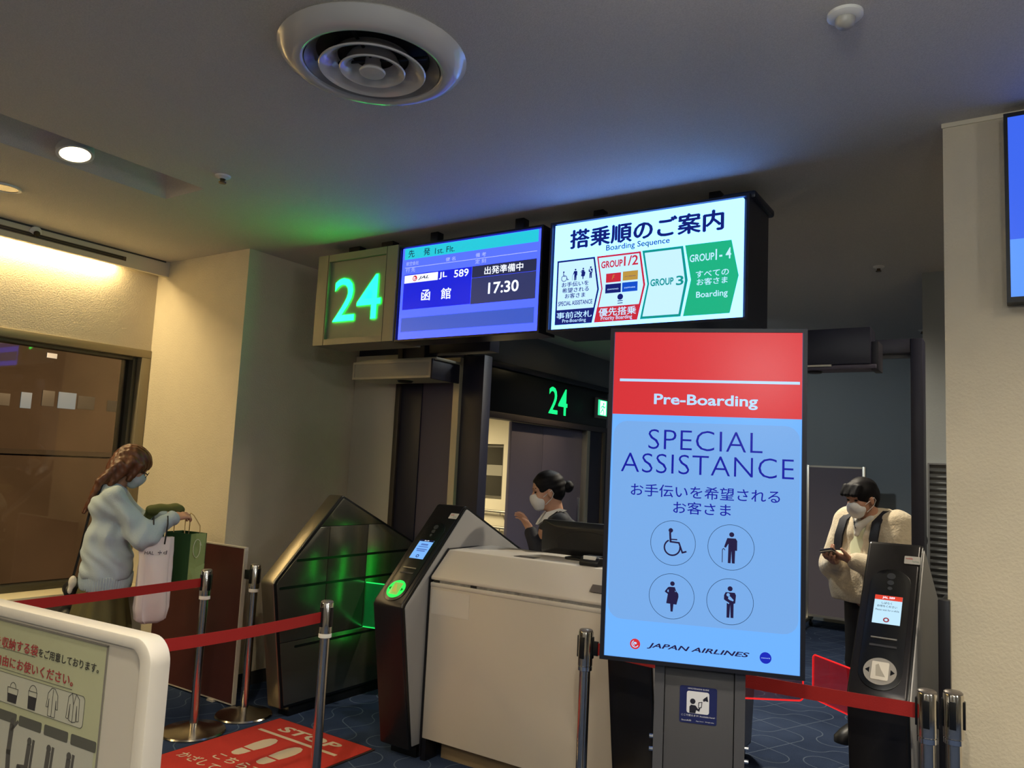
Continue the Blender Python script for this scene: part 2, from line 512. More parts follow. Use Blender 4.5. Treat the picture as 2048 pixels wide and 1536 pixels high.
# pillar block between the window and the gates
struct('wall_pillar', B((-6.0, 3.366, 0), (-4.507, 5.0, 3.03)), M_WALL)
struct('baseboard_left', B((-4.507, 3.36, 0), (-4.497, 4.46, 0.09)), mat('baseboard_dark', (46, 44, 44), 0.6))
struct('baseboard_front', B((-5.6, 3.356, 0), (-4.497, 3.366, 0.09)), MATS['baseboard_dark'])
M_FRAME = mat('window_frame_bronze', (150, 138, 112), 0.45, metal=0.35)
wr = struct_root('window_1', (-5.62, 0, 0.53))
def WB(a, b): return B((a[0] + 5.62, a[1], a[2] - 0.53), (b[0] + 5.62, b[1], b[2] - 0.53))
obj('window_frame', WB((-5.72, -6, 2.285), (-5.585, 3.364, 2.345)), M_FRAME, wr, 0.004)
obj('window_frame', WB((-5.72, 3.29, 0.64), (-5.585, 3.364, 2.285)), M_FRAME, wr, 0.004)
obj('window_frame', WB((-5.74, 3.255, 0.66), (-5.64, 3.29, 2.285)), mat('window_frame_dark', (84, 80, 66), 0.5, metal=0.3), wr, 0.003)
obj('window_frame', WB((-5.74, -6, 2.26), (-5.64, 3.255, 2.285)), MATS['window_frame_dark'], wr, 0.003)
obj('window_frame', WB((-5.74, -6, 0.60), (-5.62, 3.29, 0.645)), MATS['window_frame_dark'], wr, 0.003)
obj('window_sill', WB((-5.74, -6, 0.53), (-5.40, 3.364, 0.60)), mat('sill_cream', (226, 214, 182), 0.5), wr, 0.006)
gm = bpy.data.materials.new('night_window_glass'); gm.use_nodes = True
nt = gm.node_tree; nt.nodes.remove(nt.nodes['Principled BSDF'])
tr = nt.nodes.new('ShaderNodeBsdfTransparent'); tr.inputs[0].default_value = (0.85, 0.80, 0.70, 1)
gl = nt.nodes.new('ShaderNodeBsdfGlossy'); gl.inputs['Roughness'].default_value = 0.03
fr = nt.nodes.new('ShaderNodeFresnel'); fr.inputs[0].default_value = 1.5
mxs = nt.nodes.new('ShaderNodeMixShader'); nt.links.new(fr.outputs[0], mxs.inputs[0]); nt.links.new(tr.outputs[0], mxs.inputs[1]); nt.links.new(gl.outputs[0], mxs.inputs[2])
nt.links.new(mxs.outputs[0], nt.nodes['Material Output'].inputs['Surface'])
obj('pane', WB((-5.700, -6, 0.62), (-5.694, 3.27, 2.27)), gm, wr)
# sill apron below the window
struct('baseboard_window', B((-5.605, -6, 0.0), (-5.59, 3.356, 0.09)), MATS['baseboard_dark'])

# right wall, far walls
struct('wall_right', B((-0.239, 3.355, 0), (9, 3.475, 3.03)), M_WALL)
struct('trim_2', B((-0.243, 3.349, 3.012), (9, 3.355, 3.03)), M_FASC)
struct('baseboard_right', B((-0.239, 3.343, 0), (9, 3.355, 0.09)), MATS['baseboard_dark'])
struct('wall_back', B((-4.65, 9.6, 0), (1.2, 9.8, 3.03)), M_BACK)
struct('wall_passage', MB().box((-0.54, 5.75, 0), (1.0, 5.9, 3.03)), M_BACK)
struct('wall_rear', B((-6, -6.2, 0), (9.2, -6, 3.2)), M_WALL)
struct('wall_end', B((9, -6, 0), (9.2, 3.7, 3.2)), M_WALL)
# wall with the boarding bridge door (faces the passage)
struct('wall_bridge', MB().box((-4.68, 5.0, 2.655), (-4.507, 9.6, 3.03)).box((-4.68, 9.05, 0), (-4.507, 9.6, 2.655)).box((-4.68, 5.0, 0), (-4.507, 5.35, 2.655)), M_DKWALL)

# portal partition of the first lane
pr = struct_root('door_1', (-4.0, 4.46, 0))
def PB(a, b): return B((a[0] + 4.0, a[1] - 4.46, a[2]), (b[0] + 4.0, b[1] - 4.46, b[2]))
M_CREAMD = mat('door_leaf_cream', (206, 198, 182), 0.6)
obj('door_leaf', PB((-4.505, 4.47, 0), (-4.03, 4.53, 2.42)), M_CREAMD, pr, 0.003)
obj('jamb', PB((-4.03, 4.44, 0), (-3.985, 4.56, 2.50)), mat('jamb_brown', (64, 56, 50), 0.5), pr, 0.003)
obj('post', PB((-3.985, 4.46, 0), (-3.78, 4.62, 2.62)), M_NAVY, pr, 0.003)
obj('panel', PB((-3.78, 4.47, 0), (-3.445, 4.56, 2.36)), M_PURP, pr, 0.003)
obj('edge_trim', MB().prism([(0.555, 0), (0.61, 0), (0.61, 2.365), (0.36, 2.365), (0.36, 2.335), (0.555, 2.335)], 1, -0.05, 0.02), mat('trim_champagne', (206, 196, 168), 0.4, metal=0.3), pr)
obj('post', PB((-3.388, 4.44, 0), (-3.20, 4.54, 2.38)), M_NAVY, pr, 0.003)
obj('lintel', PB((-4.505, 4.50, 2.42), (-3.2, 4.62, 2.62)), M_NAVY, pr, 0.003)

# portal of the second lane
pr2 = struct_root('door_2', (-0.45, 4.46, 0))
def QB(a, b): return B((a[0] + 0.45, a[1] - 4.46, a[2]), (b[0] + 0.45, b[1] - 4.46, b[2]))
obj('jamb', QB((-0.475, 4.44, 0), (-0.418, 4.58, 2.36)), M_NAVY, pr2, 0.003)
obj('jamb', QB((-1.62, 4.44, 0), (-1.56, 4.58, 2.36)), M_NAVY, pr2, 0.003)
obj('lintel', QB((-1.56, 4.44, 2.285), (-0.475, 4.58, 2.36)), M_NAVY, pr2, 0.003)
obj('stop_bead', QB((-1.55, 4.5, 2.27), (-0.48, 4.54, 2.285)), M_DKWALL, pr2)

# wall louvre beyond the second lane
lv = thing('louvre_panel', 'tall grey louvred panel on the dim wall beside the right wall edge', 'panel', (-0.455, 5.75, 0))
obj('panel_frame', MB().frame([(-0.06, 0.3), (0.10, 0.3), (0.10, 1.75), (-0.06, 1.75)], [(-0.05, 0.31), (0.09, 0.31), (0.09, 1.74), (-0.05, 1.74)], 1, -0.03, -0.002), M_DKWALL, lv)
obj('back_panel', B((-0.05, -0.006, 0.31), (0.09, -0.001, 1.74)), M_DKWALL, lv)
sm = MB().prism([(-0.006, 0), (-0.024, -0.018), (-0.024, -0.024), (-0.006, -0.006)], 0, -0.05, 0.09).mesh('slat')
for i in range(36): link('slat', sm, mat('slat_grey', (104, 108, 112), 0.6), lv, (0, 0, 1.72 - i * 0.039))

# boarding bridge door in the left passage wall: header with gate number, frame, leaves
dr = struct_root('door_3', (-4.507, 7.5, 0)); dr.rotation_euler = (0, 0, math.pi / 2)
def DB(y0, y1, z0, z1, t0, t1): return B((y0 - 7.5, -t1, z0), (y1 - 7.5, -t0, z1))   # t: outwards from the wall face
M_HEAD = mat('header_black', (12, 12, 16), 0.3)
obj('header', DB(6.0, 9.0, 2.14, 2.60, -0.1, 0.02), M_HEAD, dr, 0.003)
obj('frame_rail', DB(5.9, 9.1, 2.60, 2.66, -0.1, 0.045), M_NAVY, dr, 0.004)
obj('frame_rail', DB(5.9, 9.1, 2.075, 2.14, -0.1, 0.045), mat('frame_umber', (70, 62, 66), 0.5), dr, 0.004)
obj('frame_post', DB(5.6, 6.0, 0, 2.66, -0.1, 0.03), M_NAVY, dr, 0.004)
obj('frame_post', DB(8.50, 9.1, 0, 2.075, -0.1, 0.03), M_NAVY, dr, 0.004)
obj('frame_post', DB(8.45, 8.53, 0, 2.075, -0.06, 0.04), M_ALU, dr, 0.004)
obj('frame_post', DB(8.86, 8.93, 0, 2.075, 0.02, 0.05), mat('post_bronze', (110, 98, 84), 0.4, metal=0.6), dr, 0.004)
lf = obj('door_leaf', DB(6.86, 7.51, 0.02, 2.07, -0.07, -0.03), M_LEAF, dr, 0.003)
lf2 = obj('door_leaf', DB(7.52, 8.45, 0.02, 2.07, -0.07, -0.03), M_LEAF, dr, 0.003)
obj('door_handle', DB(8.36, 8.39, 0.9, 1.25, -0.03, 0.0), M_CHROME, lf2, 0.004)
M_G24 = emis('gate_green', (20, 255, 120), 1.6, gloss=0.4)
text('24', M_G24, dr, (0.235, 2.37), 0.43, 0.31, -0.022, bold=0.006)
ex = thing('exit_sign', 'small green running man exit sign beside the inner gate number', 'sign', (-4.487, 8.81, 2.25), math.pi / 2)
obj('housing', B((-0.165, -0.03, 0), (0.165, 0.0, 0.26)), mat('exit_housing', (120, 116, 110), 0.5), ex, 0.004)
xs = obj('lit_panel', B((-0.12, -0.034, 0.04), (0.12, -0.029, 0.235)), emis('exit_green', (60, 240, 160), 1.3), ex)
xm = MB(); XW = emis('exit_white', (235, 255, 245), 1.6, False)
xm.prism(rrect(-0.07, 0.05, 0.09, 0.225, 0.01), 1, -0.0355, -0.034)
obj('pictogram', xm, XW, xs)
xm = MB(); xm.prism(circ(0.02, 0.19, 0.017), 1, -0.037, -0.0355)
for pts in ([(0.015, 0.165), (0.0, 0.12)], [(0.0, 0.12), (0.03, 0.09), (0.02, 0.055)], [(0.0, 0.12), (-0.03, 0.1), (-0.055, 0.07)], [(0.012, 0.16), (0.05, 0.14), (0.06, 0.16)], [(0.012, 0.16), (-0.03, 0.155), (-0.045, 0.13)]): strokes(xm, pts, 0.016, 1, -0.037, -0.0355)
obj('pictogram', xm, MATS['exit_green'], xs)

# the boarding bridge beyond the door
M_BR = mat('bridge_wall_cream', (222, 214, 188), 0.7)
mb = MB().box((-7.5, 8.3, 0), (-5.60, 8.45, 1.16)).box((-7.5, 8.3, 1.87), (-5.60, 8.45, 2.4)).box((-5.60, 8.3, 0), (-4.68, 8.45, 2.4)).box((-7.5, 8.3, 1.16), (-6.35, 8.45, 1.87))
struct('wall_bridge_inner', mb, M_BR)
struct('wall_bridge_end', B((-7.6, 5.0, 0), (-7.5, 8.45, 2.4)), M_BR)
struct('ceiling_bridge', B((-7.6, 5.0, 2.3), (-4.68, 8.45, 2.4)), mat('bridge_ceiling', (206, 200, 176), 0.8))
wb = struct_root('window_2', (-5.97, 8.38, 1.16))
obj('window_frame', MB().frame([(-0.38, 0), (0.37, 0), (0.37, 0.71), (-0.38, 0.71)], [(-0.33, 0.04), (0.32, 0.04), (0.32, 0.67), (-0.33, 0.67)], 1, -0.02, 0.04), mat('bridge_frame', (90, 86, 74), 0.5), wb)
obj('pane', B((-0.33, 0.0, 0.04), (0.32, 0.01, 0.67)), mat('pane_night', (14, 14, 14), 0.08, spec=0.8), wb)
obj('blind', B((-0.33, -0.012, 0.30), (0.32, -0.004, 0.44)), mat('blind_grey', (150, 146, 130), 0.7), wb)
hr = thing('handrail', 'double metal handrail along the lit boarding bridge wall', 'handrail', (-6.1, 8.26, 0))
for z in (1.05, 0.85):
    obj('rail', MB().tube([(-1.2, -0.03, z - 0.02), (1.35, -0.03, z - 0.05)], 0.018, 10), M_ALU, hr, smooth=50)
    for k in range(7): obj('bracket', MB().tube([(-0.9 + 0.36 * k, 0.04, z - 0.09), (-0.9 + 0.36 * k, -0.03, z - 0.09), (-0.9 + 0.36 * k, -0.03, z - 0.035)], 0.008, 8), M_ALU, hr, smooth=50)
area_light('bridge_light', (-6.2, 6.6, 2.28), 0.4, 1.2, 80, (1.0, 0.84, 0.55))
bl = tag(obj('ceiling_lamp', B((-6.4, 6.0, 2.285), (-6.0, 7.2, 2.299)), emis('bridge_lamp', (255, 232, 180), 3.0), bevel=0.003), 'flat lit ceiling lamp inside the boarding bridge', 'lamp')

# added building outside, its lit windows standing in for reflections in the pane
tb = thing('stand_in_building', 'added dark building whose lit windows stand in for reflections in the night window', 'building', (-42, 18, 0))
obj('facade', B((-6, -40, -8), (0, 40, 9)), mat('facade_night', (88, 76, 66), 0.9, vary=0.25, vscale=0.25), tb)
obj('canopy', B((0, -40, 1.0), (0.25, 40, 1.25)), mat('canopy_night', (70, 62, 54), 0.8), tb)
obj('parapet', B((-6.2, -40, 9), (0.3, 40, 9.6)), MATS['canopy_night'], tb)
WLIT = emis('far_window_lit', (205, 225, 245), 0.4, False); WDIM = emis('far_window_dim', (120, 104, 86), 0.3, False)
for y, wd, zz, hh, lit in ((-3.0, 0.9, 3.2, 0.7, 0), (-0.9, 1.0, 3.35, 0.6, 0), (0.6, 0.5, 3.3, 0.8, 1), (1.6, 0.6, 3.5, 0.8, 0), (2.4, 0.9, 3.45, 0.85, 1), (3.4, 0.9, 3.5, 0.7, 0), (5.0, 1.6, 3.5, 0.6, 0), (6.3, 0.35, 3.4, 0.9, 1), (-5.5, 1.2, 3.2, 0.6, 0), (1.6, 0.5, 6.0, 0.25, 1), (5.5, 1.8, 6.5, 0.3, 0)):
    obj('window', B((-0.02, y, zz), (0.04, y + wd, zz + hh)), WLIT if lit else WDIM, tb)
struct('trim_apron', B((-80, -60, -8.2), (-6.0, 80, -8)), mat('apron_asphalt', (40, 40, 42), 0.9))

fl2 = thing('floodlight', 'added floodlight mast out of view, brightening the stand-in building outside', 'lamp', (-16.0, 30.0, -8.0))  # lamp added out of view to brighten the facade beyond the pane
obj('mast', MB().tube([(0, 0, 0), (0, 0, 18)], 0.12, 10), M_BLKM, fl2, smooth=60)
obj('lamp_head', B((-0.5, -0.3, 18), (0.3, 0.3, 18.3)), M_BLKM, fl2, 0.02)
spot_light('facade_fill', (-0.2, 0, 17.9), 50000, (1.0, 0.72, 0.45), 140, 0.6, 0.3, fl2, rot=(0, math.radians(62), 0))
# ================================================================== CEILING FIXTURES
df = thing('air_diffuser', 'large round white ceiling air diffuser with concentric rings', 'air vent', (-1.905, 1.87, ZC))
M_DIF = mat('diffuser_white_gloss', (208, 204, 196), 0.16)
obj('flange', MB().lathe([(0.325, 0.0), (0.332, -0.008), (0.325, -0.016), (0.312, -0.034), (0.285, -0.050), (0.255, -0.055), (0.243, -0.050), (0.240, -0.035), (0.236, 0.0)], 72, closed=False), M_DIF, df, smooth=60)
obj('duct', MB().lathe([(0.0, -0.003), (0.24, -0.003)], 48), mat('duct_shade_black', (10, 10, 11), 0.7), df)  # flat black disc standing in for the shaded depth of the duct
obj('liner', MB().lathe([(0.238, -0.045), (0.205, -0.012), (0.20, -0.004)], 64), mat('diffuser_grey', (150, 146, 138), 0.25), df, smooth=60)
for r0, r1 in ((0.185, 0.125), (0.113, 0.075)):
    obj('ring', MB().lathe([(r1, -0.010), (r1 + 0.01, -0.030), (r0 - 0.018, -0.056), (r0, -0.063), (r0 + 0.004, -0.059), (r0 - 0.010, -0.050), (r1 + 0.018, -0.022), (r1 + 0.01, -0.008)], 64, closed=True), M_DIF, df, smooth=60)
obj('hub', MB().lathe([(0.0, -0.070), (0.044, -0.068), (0.047, -0.062), (0.030, -0.040), (0.026, -0.006)], 40), M_DIF, df, smooth=50)
for a in (0.4, 1.97, 3.54, 5.11):
    c, s = math.cos(a), math.sin(a)
    obj('strut', MB().tube([(0.026 * c, 0.026 * s, -0.02), (0.2 * c, 0.2 * s, -0.02)], 0.006, 6), M_BLKM, df)

def downlight(x, y, z, power, label, lit=True, r=0.07, col=WARM, angle=125, group=None, tilt=0.0):
    t = thing('downlight', label, 'lamp', (x, y, z), group=group)
    obj('trim_ring', MB().lathe([(r + 0.016, 0.07), (r + 0.016, -0.003), (r + 0.008, -0.006), (r, -0.003), (r - 0.003, 0.012)], 40), M_WHITE, t, smooth=50)
    obj('lens', MB().lathe([(0, -0.001), (r, -0.001)], 32), emis('lamp_glow', (255, 226, 170), 14.0, False) if lit else mat('reflector_dark', (120, 112, 100), 0.25, metal=0.6), t)
    if lit: spot_light('lamp_light', (0, 0, -0.012), power, col, angle, 0.75, 0.05, t, rot=(tilt, 0, 0))
    return t
dl_ = downlight(-3.956, 1.873, 3.054, 20, 'lit round downlight in the ceiling coffer left of the air diffuser'); dl_.rotation_euler = (0, -0.25, 0)
downlight(-4.785, 1.905, ZC - 0.006, 0, 'unlit round downlight at the left picture edge between coffer and window', lit=False)
downlight(-3.83, 7.32, ZC - 0.006, 60, 'lit downlight deep in the passage just under the boarding sequence display')
for (x, y, p), lb in zip(PASSAGE_FILL, ('added fill downlight farthest back, hidden behind the signage screen', 'added fill downlight hidden behind the right end of the boarding sequence display', 'added fill downlight hidden behind the left part of the boarding sequence display', 'added fill downlight hidden behind the right wall')):
    downlight(x, y, ZC - 0.006, p, lb, col=COOL if y > 6 or y < 5.3 and x < 0 else NEUT, angle=130 if y > 6 else 150, tilt=math.radians(42) if y > 6 else 0.0)
for x, y, z, e in GLOBES:
    g_ = thing('globe_lamp', 'added opal globe hanging unseen behind the camera to brighten the ceiling' if z < 2.6 else 'opal dome lamp on the ceiling just above the picture', 'lamp', (x, y, z), group='added fill globes behind the camera' if z < 2.6 else None)
    obj('globe', MB().lathe([(0.15 * math.sin(t), -0.15 * math.cos(t)) for t in [math.pi * k / 16 for k in range(17)]], 32) if z < 2.6 else MB().lathe([(0.11 * math.sin(t), -0.10 * math.cos(t)) for t in [math.pi * k / 16 for k in range(9)]], 32), emis('globe_glow_%d' % e, (0, 0, 0), raw=(e * 0.95, e * 0.97, e * 0.95)), g_, smooth=60)
    obj('stem', MB().tube([(0, 0, 0.149 if z < 2.6 else 0.0), (0, 0, ZC - z)], 0.012 if z < 2.6 else 0.06, 12), M_WHITE, g_, smooth=60)
for i, (x, y, p) in enumerate(DOWNLIGHTS):
    downlight(x, y, ZC - 0.006, p, 'round ceiling downlight in the waiting hall behind the camera', col=NEUT, angle=150, group='hall downlights behind the camera')

def sprinkler(x, y, z, label, rot=(0, 0, 0), s=1.0):
    t = thing('sprinkler', label, 'sprinkler', (x, y, z)); t.rotation_euler = rot; t.scale = (s, s, s)
    obj('escutcheon', MB().lathe([(0.040, 0.0), (0.038, -0.008), (0.018, -0.016), (0.016, -0.018)], 28), M_WHITE, t, smooth=50)
    obj('head', MB().lathe([(0.012, -0.014), (0.012, -0.030), (0.020, -0.034), (0.018, -0.040), (0.0, -0.041)], 20), mat('sprinkler_brass', (96, 82, 60), 0.3, metal=0.7), t, smooth=50)
sprinkler(-3.454, 2.376, ZC, 'small ceiling sprinkler right of the coffer tip')
sprinkler(-5.464, 2.39, 2.995, 'small sprinkler on the cream fascia above the window', rot=(0, -math.pi / 3, 0))
sprinkler(-0.77, 5.474, ZC, 'small dark sprinkler on the shaded ceiling right of the display row', s=0.9)
sprinkler(-0.745, 7.92, ZC, 'tiny ceiling sprinkler just above the second lane portal', s=0.9)
sd = thing('smoke_detector', 'white round smoke detector on the ceiling at the top right', 'smoke detector', (-0.429, 2.393, ZC))
obj('base', MB().lathe([(0.052, 0), (0.052, -0.010), (0.044, -0.016), (0.03, -0.018)], 36), M_WHITE, sd, smooth=50)
obj('sensor', MB().lathe([(0.030, -0.014), (0.028, -0.034), (0.020, -0.044), (0.0, -0.046)], 28), mat('detector_grey', (176, 172, 160), 0.4), sd, smooth=50)

# ================================================================== HANGING DISPLAYS  (face plane y = 3.55)
YS = 3.55
K_W = 1.0
def hang_box(t, x0, x1, z0, z1, depth, m, bev=0.006):
    """outer case and hanger of a hanging display, local coordinates of t"""
    obj('case', MB().frame([(x0, z0), (x1, z0), (x1, z1), (x0, z1)], [(x0 + 0.012, z0 + 0.012), (x1 - 0.012, z0 + 0.012), (x1 - 0.012, z1 - 0.012), (x0 + 0.012, z1 - 0.012)], 1, -0.012, depth), m, t)
    obj('back_cover', B((x0 + 0.012, 0.02, z0 + 0.012), (x1 - 0.012, depth - 0.01, z1 - 0.012)), M_BLACK, t)
    for x in (x0 + 0.2 * (x1 - x0), x1 - 0.2 * (x1 - x0)):
        obj('hanger', B((x - 0.03, depth * 0.4, z1), (x + 0.03, depth * 0.4 + 0.06, ZC - HZ)), M_BLKM, t, 0.004)
HZ = 2.336

# --- gate number box
t24 = thing('gate_number_sign', 'grey hanging box sign with lit green number 24', 'sign', (-3.62, YS, HZ))
M_BOXG = mat('sign_box_champagne', (138, 134, 118), 0.5, metal=0.3)
def S24(p): return (p[0] + 3.62, p[1] - HZ)
o = [(-3.977, 2.337), (-3.258, 2.337), (-3.258, 2.952), (-3.977, 2.952)]; i_ = [(-3.872, 2.376), (-3.358, 2.376), (-3.358, 2.905), (-3.872, 2.905)]
obj('case', MB().frame([S24(p) for p in o], [S24(p) for p in i_], 1, -0.02, 0.25), M_BOXG, t24)
fp = obj('face_panel', MB().prism([S24(p) for p in i_], 1, 0.006, 0.24), mat('sign_face_olive', (150, 146, 122), 0.5, spec=0.3), t24)
obj('corner_seam', MB().box((-0.262, -0.0212, 0.0), (-0.258, -0.0195, 0.616)).box((0.268, -0.0212, 0), (0.271, -0.0195, 0.616)), mat('seam_dark', (30, 30, 26), 0.6), t24)
text('24', emis('gate_green_big', (0, 0, 0), gloss=0.4, raw=(0.03, 12.0, 0.95)), fp, S24((-3.612, 2.640)), 0.425, 0.292, -0.0005, bold=0.004)
obj('hanger', B((-0.2, 0.1, 0.616), (-0.1, 0.16, ZC - HZ)), M_BLKM, t24); obj('hanger', B((0.1, 0.1, 0.616), (0.2, 0.16, ZC - HZ)), M_BLKM, t24)

# --- departure display
td = thing('departure_display', 'blue departure display showing flight JL 589 at 17:30', 'display', (-2.72, YS, HZ))
def SD(x, z): return (x + 2.72, z - HZ)
hang_box(td, -0.535, 0.525, -0.005, 0.605, 0.16, M_BLKM)
def disp(t, corners, m, y=-0.004): return obj('screen', MB().prism(corners, 1, y, 0.022), m, t)
DE = 1.15
D_BG = emis('departure_blue', (0, 0, 0), raw=(0.105, 0.18, 3.2))
scr = disp(td, [SD(-3.229, 2.345), SD(-2.212, 2.343), SD(-2.212, 2.923), SD(-3.229, 2.923)], D_BG)
def rect(parent, a, b, m, y, name='screen_field'):
    return obj(name, MB().prism([a, (b[0], a[1]), b, (a[0], b[1])], 1, y, y + 0.0006), m, parent)
D_CY = emis('departure_cyan', (38, 196, 214), 1.1, False); D_BL = emis('departure_deep_blue', (20, 32, 222), 1.0, False)
D_DK = emis('departure_slate', (52, 58, 104), 1.0, False); D_DK2 = emis('departure_slate_dark', (42, 46, 78), 1.0, False); D_BD = emis('departure_band', (62, 92, 200), 1.0, False)
D_W = emis('screen_white', (235, 242, 255), 1.3, False); D_IK = emis('screen_ink', (16, 26, 70), 0.8, False); D_WW = emis('departure_pale', (176, 186, 250), 1.2, False)
rect(scr, SD(-3.212, 2.850), SD(-2.228, 2.921), D_CY, -0.0048)
rect(scr, SD(-3.207, 2.530), SD(-2.681, 2.753), D_BL, -0.0048)
rect(scr, SD(-2.679, 2.684), SD(-2.233, 2.754), D_DK2, -0.0048)
rect(scr, SD(-2.679, 2.527), SD(-2.233, 2.683), D_DK, -0.0048)
rect(scr, SD(-3.210, 2.390), SD(-2.236, 2.479), D_BD, -0.0048)
rect(scr, SD(-3.206, 2.7955), SD(-2.233, 2.7985), D_WW, -0.0048)
rect(scr, SD(-3.202, 2.698), SD(-2.936, 2.747), D_W, -0.0056)
for s, c, wd, h, m, b in (('先', (-3.157, 2.885), .05, .047, D_IK, .006), ('発', (-3.033, 2.885), .051, .047, D_IK, .006), ('1st. Flt.', (-2.893, 2.880), .151, .036, D_IK, 0),
    ('航空会社', (-3.144, 2.822), .10, .025, D_WW, 0), ('便 名', (-2.844, 2.817), .074, .024, D_WW, 0), ('備 考', (-2.62, 2.818), .075, .026, D_WW, 0), ('行 先', (-3.157, 2.781), .075, .027, D_WW, 0), ('定 刻', (-2.62, 2.779), .076, .025, D_WW, 0),
    ('JL', (-2.895, 2.721), .062, .044, D_W, .012), ('589', (-2.757, 2.722), .108, .046, D_W, .012), ('函', (-3.022, 2.610), .07, .068, D_W, .016), ('館', (-2.865, 2.608), .076, .07, D_W, .014),
    ('出発準備中', (-2.454, 2.718), .268, .048, D_W, .014), ('17:30', (-2.45, 2.611), .21, .068, D_W, .018)):
    text(s, m, scr, SD(*c), wd, h, -0.0062, bold=b)
M_INKN = emis('logo_navy', (20, 24, 70), 0.8, False); M_LOGOR = emis('logo_red', (200, 40, 60), 1.1, False)
text('JAL', M_INKN, scr, SD(-3.048, 2.722), .088, .024, -0.0062, bold=.02, shear=.3)
def crane(parent, c, r, y, red, white, name='logo'):
    mb = MB().prism(circ(c[0], c[1], r, 28), 1, y, y + 0.0005)
    lo = obj(name, mb, red, parent)
    mb = MB()
    for a0, a1, rr in ((0.5, 2.7, 0.62), (0.2, 1.2, 0.3)):
        strokes(mb, circ(c[0], c[1], r * rr, 10, a0 + 1.57, a1 + 3.1), r * 0.16, 1, y - 0.0006, y - 0.0001)
    mb.prism(circ(c[0] + r * 0.1, c[1] + r * 0.15, r * 0.22, 12), 1, y - 0.0006, y - 0.0001)
    obj(name, mb, white, parent)
crane(scr, SD(-3.117, 2.724), 0.018, -0.0064, M_LOGOR, D_W)

# --- boarding sequence display
tb2 = thing('boarding_display', 'bright white boarding sequence display with coloured group arrows', 'display', (-1.6, YS, HZ))
def SB(x, z): return (x + 1.6, z - HZ)
hang_box(tb2, -0.548, 0.545, -0.005, 0.605, 0.32, mat('display_case_navy', (20, 26, 44), 0.4), 0.01)
obj('corner_cap', B((0.40, 0.02, 0.59), (0.565, 0.36, 0.63)), MATS['display_case_navy'], tb2, 0.012)
scr = disp(tb2, [SD2 for SD2 in (SB(-2.121, 2.341), SB(-1.087, 2.343), SB(-1.087, 2.924), SB(-2.121, 2.923))], emis('boarding_white', (0, 0, 0), raw=(0.62, 1.7, 5.6)))
P_NV = emis('print_navy', (22, 36, 132), 0.75, False); P_RD = emis('print_red', (208, 44, 62), 0.95, False); P_TE = emis('print_teal', (16, 158, 150), 0.9, False)
P_GR = emis('print_green', (30, 180, 132), 1.0, False); P_WH = emis('print_white', (216, 240, 255), 1.6, False); P_GD = emis('print_gold', (200, 158, 70), 0.9, False); P_BL = emis('print_blue', (20, 84, 214), 0.9, False); P_PA = emis('print_pale', (0, 0, 0), sample=False, raw=(0.60, 0.92, 1.3))
def arrow(pts, m, y, hollow=None, name='arrow_field'):
    q = [SB(*p) for p in pts]
    o = obj(name, MB().prism(q, 1, y, y + 0.0006), m, scr)
    if hollow:
        cx = sum(p[0] for p in q) / len(q); cz = sum(p[1] for p in q) / len(q)
        xs = [p[0] for p in q]; zs = [p[1] for p in q]
        sx = 1 - 2 * hollow[0] / (max(xs) - min(xs)); sz = 1 - 2 * hollow[1] / (max(zs) - min(zs)); c0 = (max(xs) + min(xs)) / 2; c1 = (max(zs) + min(zs)) / 2
        obj(name, MB().prism([(c0 + (p[0] - c0) * sx, c1 + (p[1] - c1) * sz) for p in q], 1, y - 0.0008, y - 0.0001), P_PA, scr)
arrow([(-2.099, 2.722), (-1.870, 2.722), (-1.839, 2.545), (-1.875, 2.367), (-2.099, 2.367)], P_NV, -0.005, (0.010, 0.010))
arrow([(-1.858, 2.722), (-1.607, 2.722), (-1.577, 2.545), (-1.616, 2.367), (-1.861, 2.367), (-1.826, 2.545)], P_RD, -0.005, (0.011, 0.010))
arrow([(-1.599, 2.723), (-1.381, 2.723), (-1.353, 2.547), (-1.386, 2.368), (-1.601, 2.368), (-1.566, 2.547)], P_TE, -0.005, (0.014, 0.013))
arrow([(-1.371, 2.724), (-1.139, 2.724), (-1.102, 2.547), (-1.142, 2.368), (-1.373, 2.368), (-1.337, 2.547)], P_GR, -0.005)
obj('arrow_field', MB().prism([SB(-2.099, 2.367), SB(-1.875, 2.367), SB(-1.860, 2.448), SB(-2.099, 2.448)], 1, -0.0064, -0.006), P_NV, scr)
obj('arrow_field', MB().prism([SB(-1.861, 2.367), SB(-1.616, 2.367), SB(-1.599, 2.447), SB(-1.846, 2.447)], 1, -0.0064, -0.006), P_RD, scr)
for (x0, z1), (x1, z0), m, s, sm_ in (((-1.799, 2.622), (-1.714, 2.574), P_RD, 'F', P_GD), ((-1.703, 2.624), (-1.619, 2.576), P_GD, 'JGC PREMIER', P_NV), ((-1.801, 2.565), (-1.712, 2.517), P_NV, 'DIAMOND', P_PA), ((-1.705, 2.566), (-1.619, 2.517), P_BL, 'SAPPHIRE', P_PA)):
    rect(scr, SB(x0, z0), SB(x1, z1), m, -0.0064, 'card_field')
    text(s, sm_, scr, SB((x0 + x1) / 2, (z0 + z1) / 2 + (0.002 if s == 'F' else -0.004)), .016 if s == 'F' else .062, .024 if s == 'F' else .007, -0.0068, shear=.3 if s == 'F' else 0)
ow = obj('globe_mark', MB().prism(circ(*SB(-1.714, 2.493), 0.016, 24), 1, -0.0064, -0.006), P_NV, scr)
rect(scr, SB(-1.728, 2.470), SB(-1.699, 2.474), P_NV, -0.0064); rect(scr, SB(-1.728, 2.458), SB(-1.699, 2.462), P_NV, -0.0064)
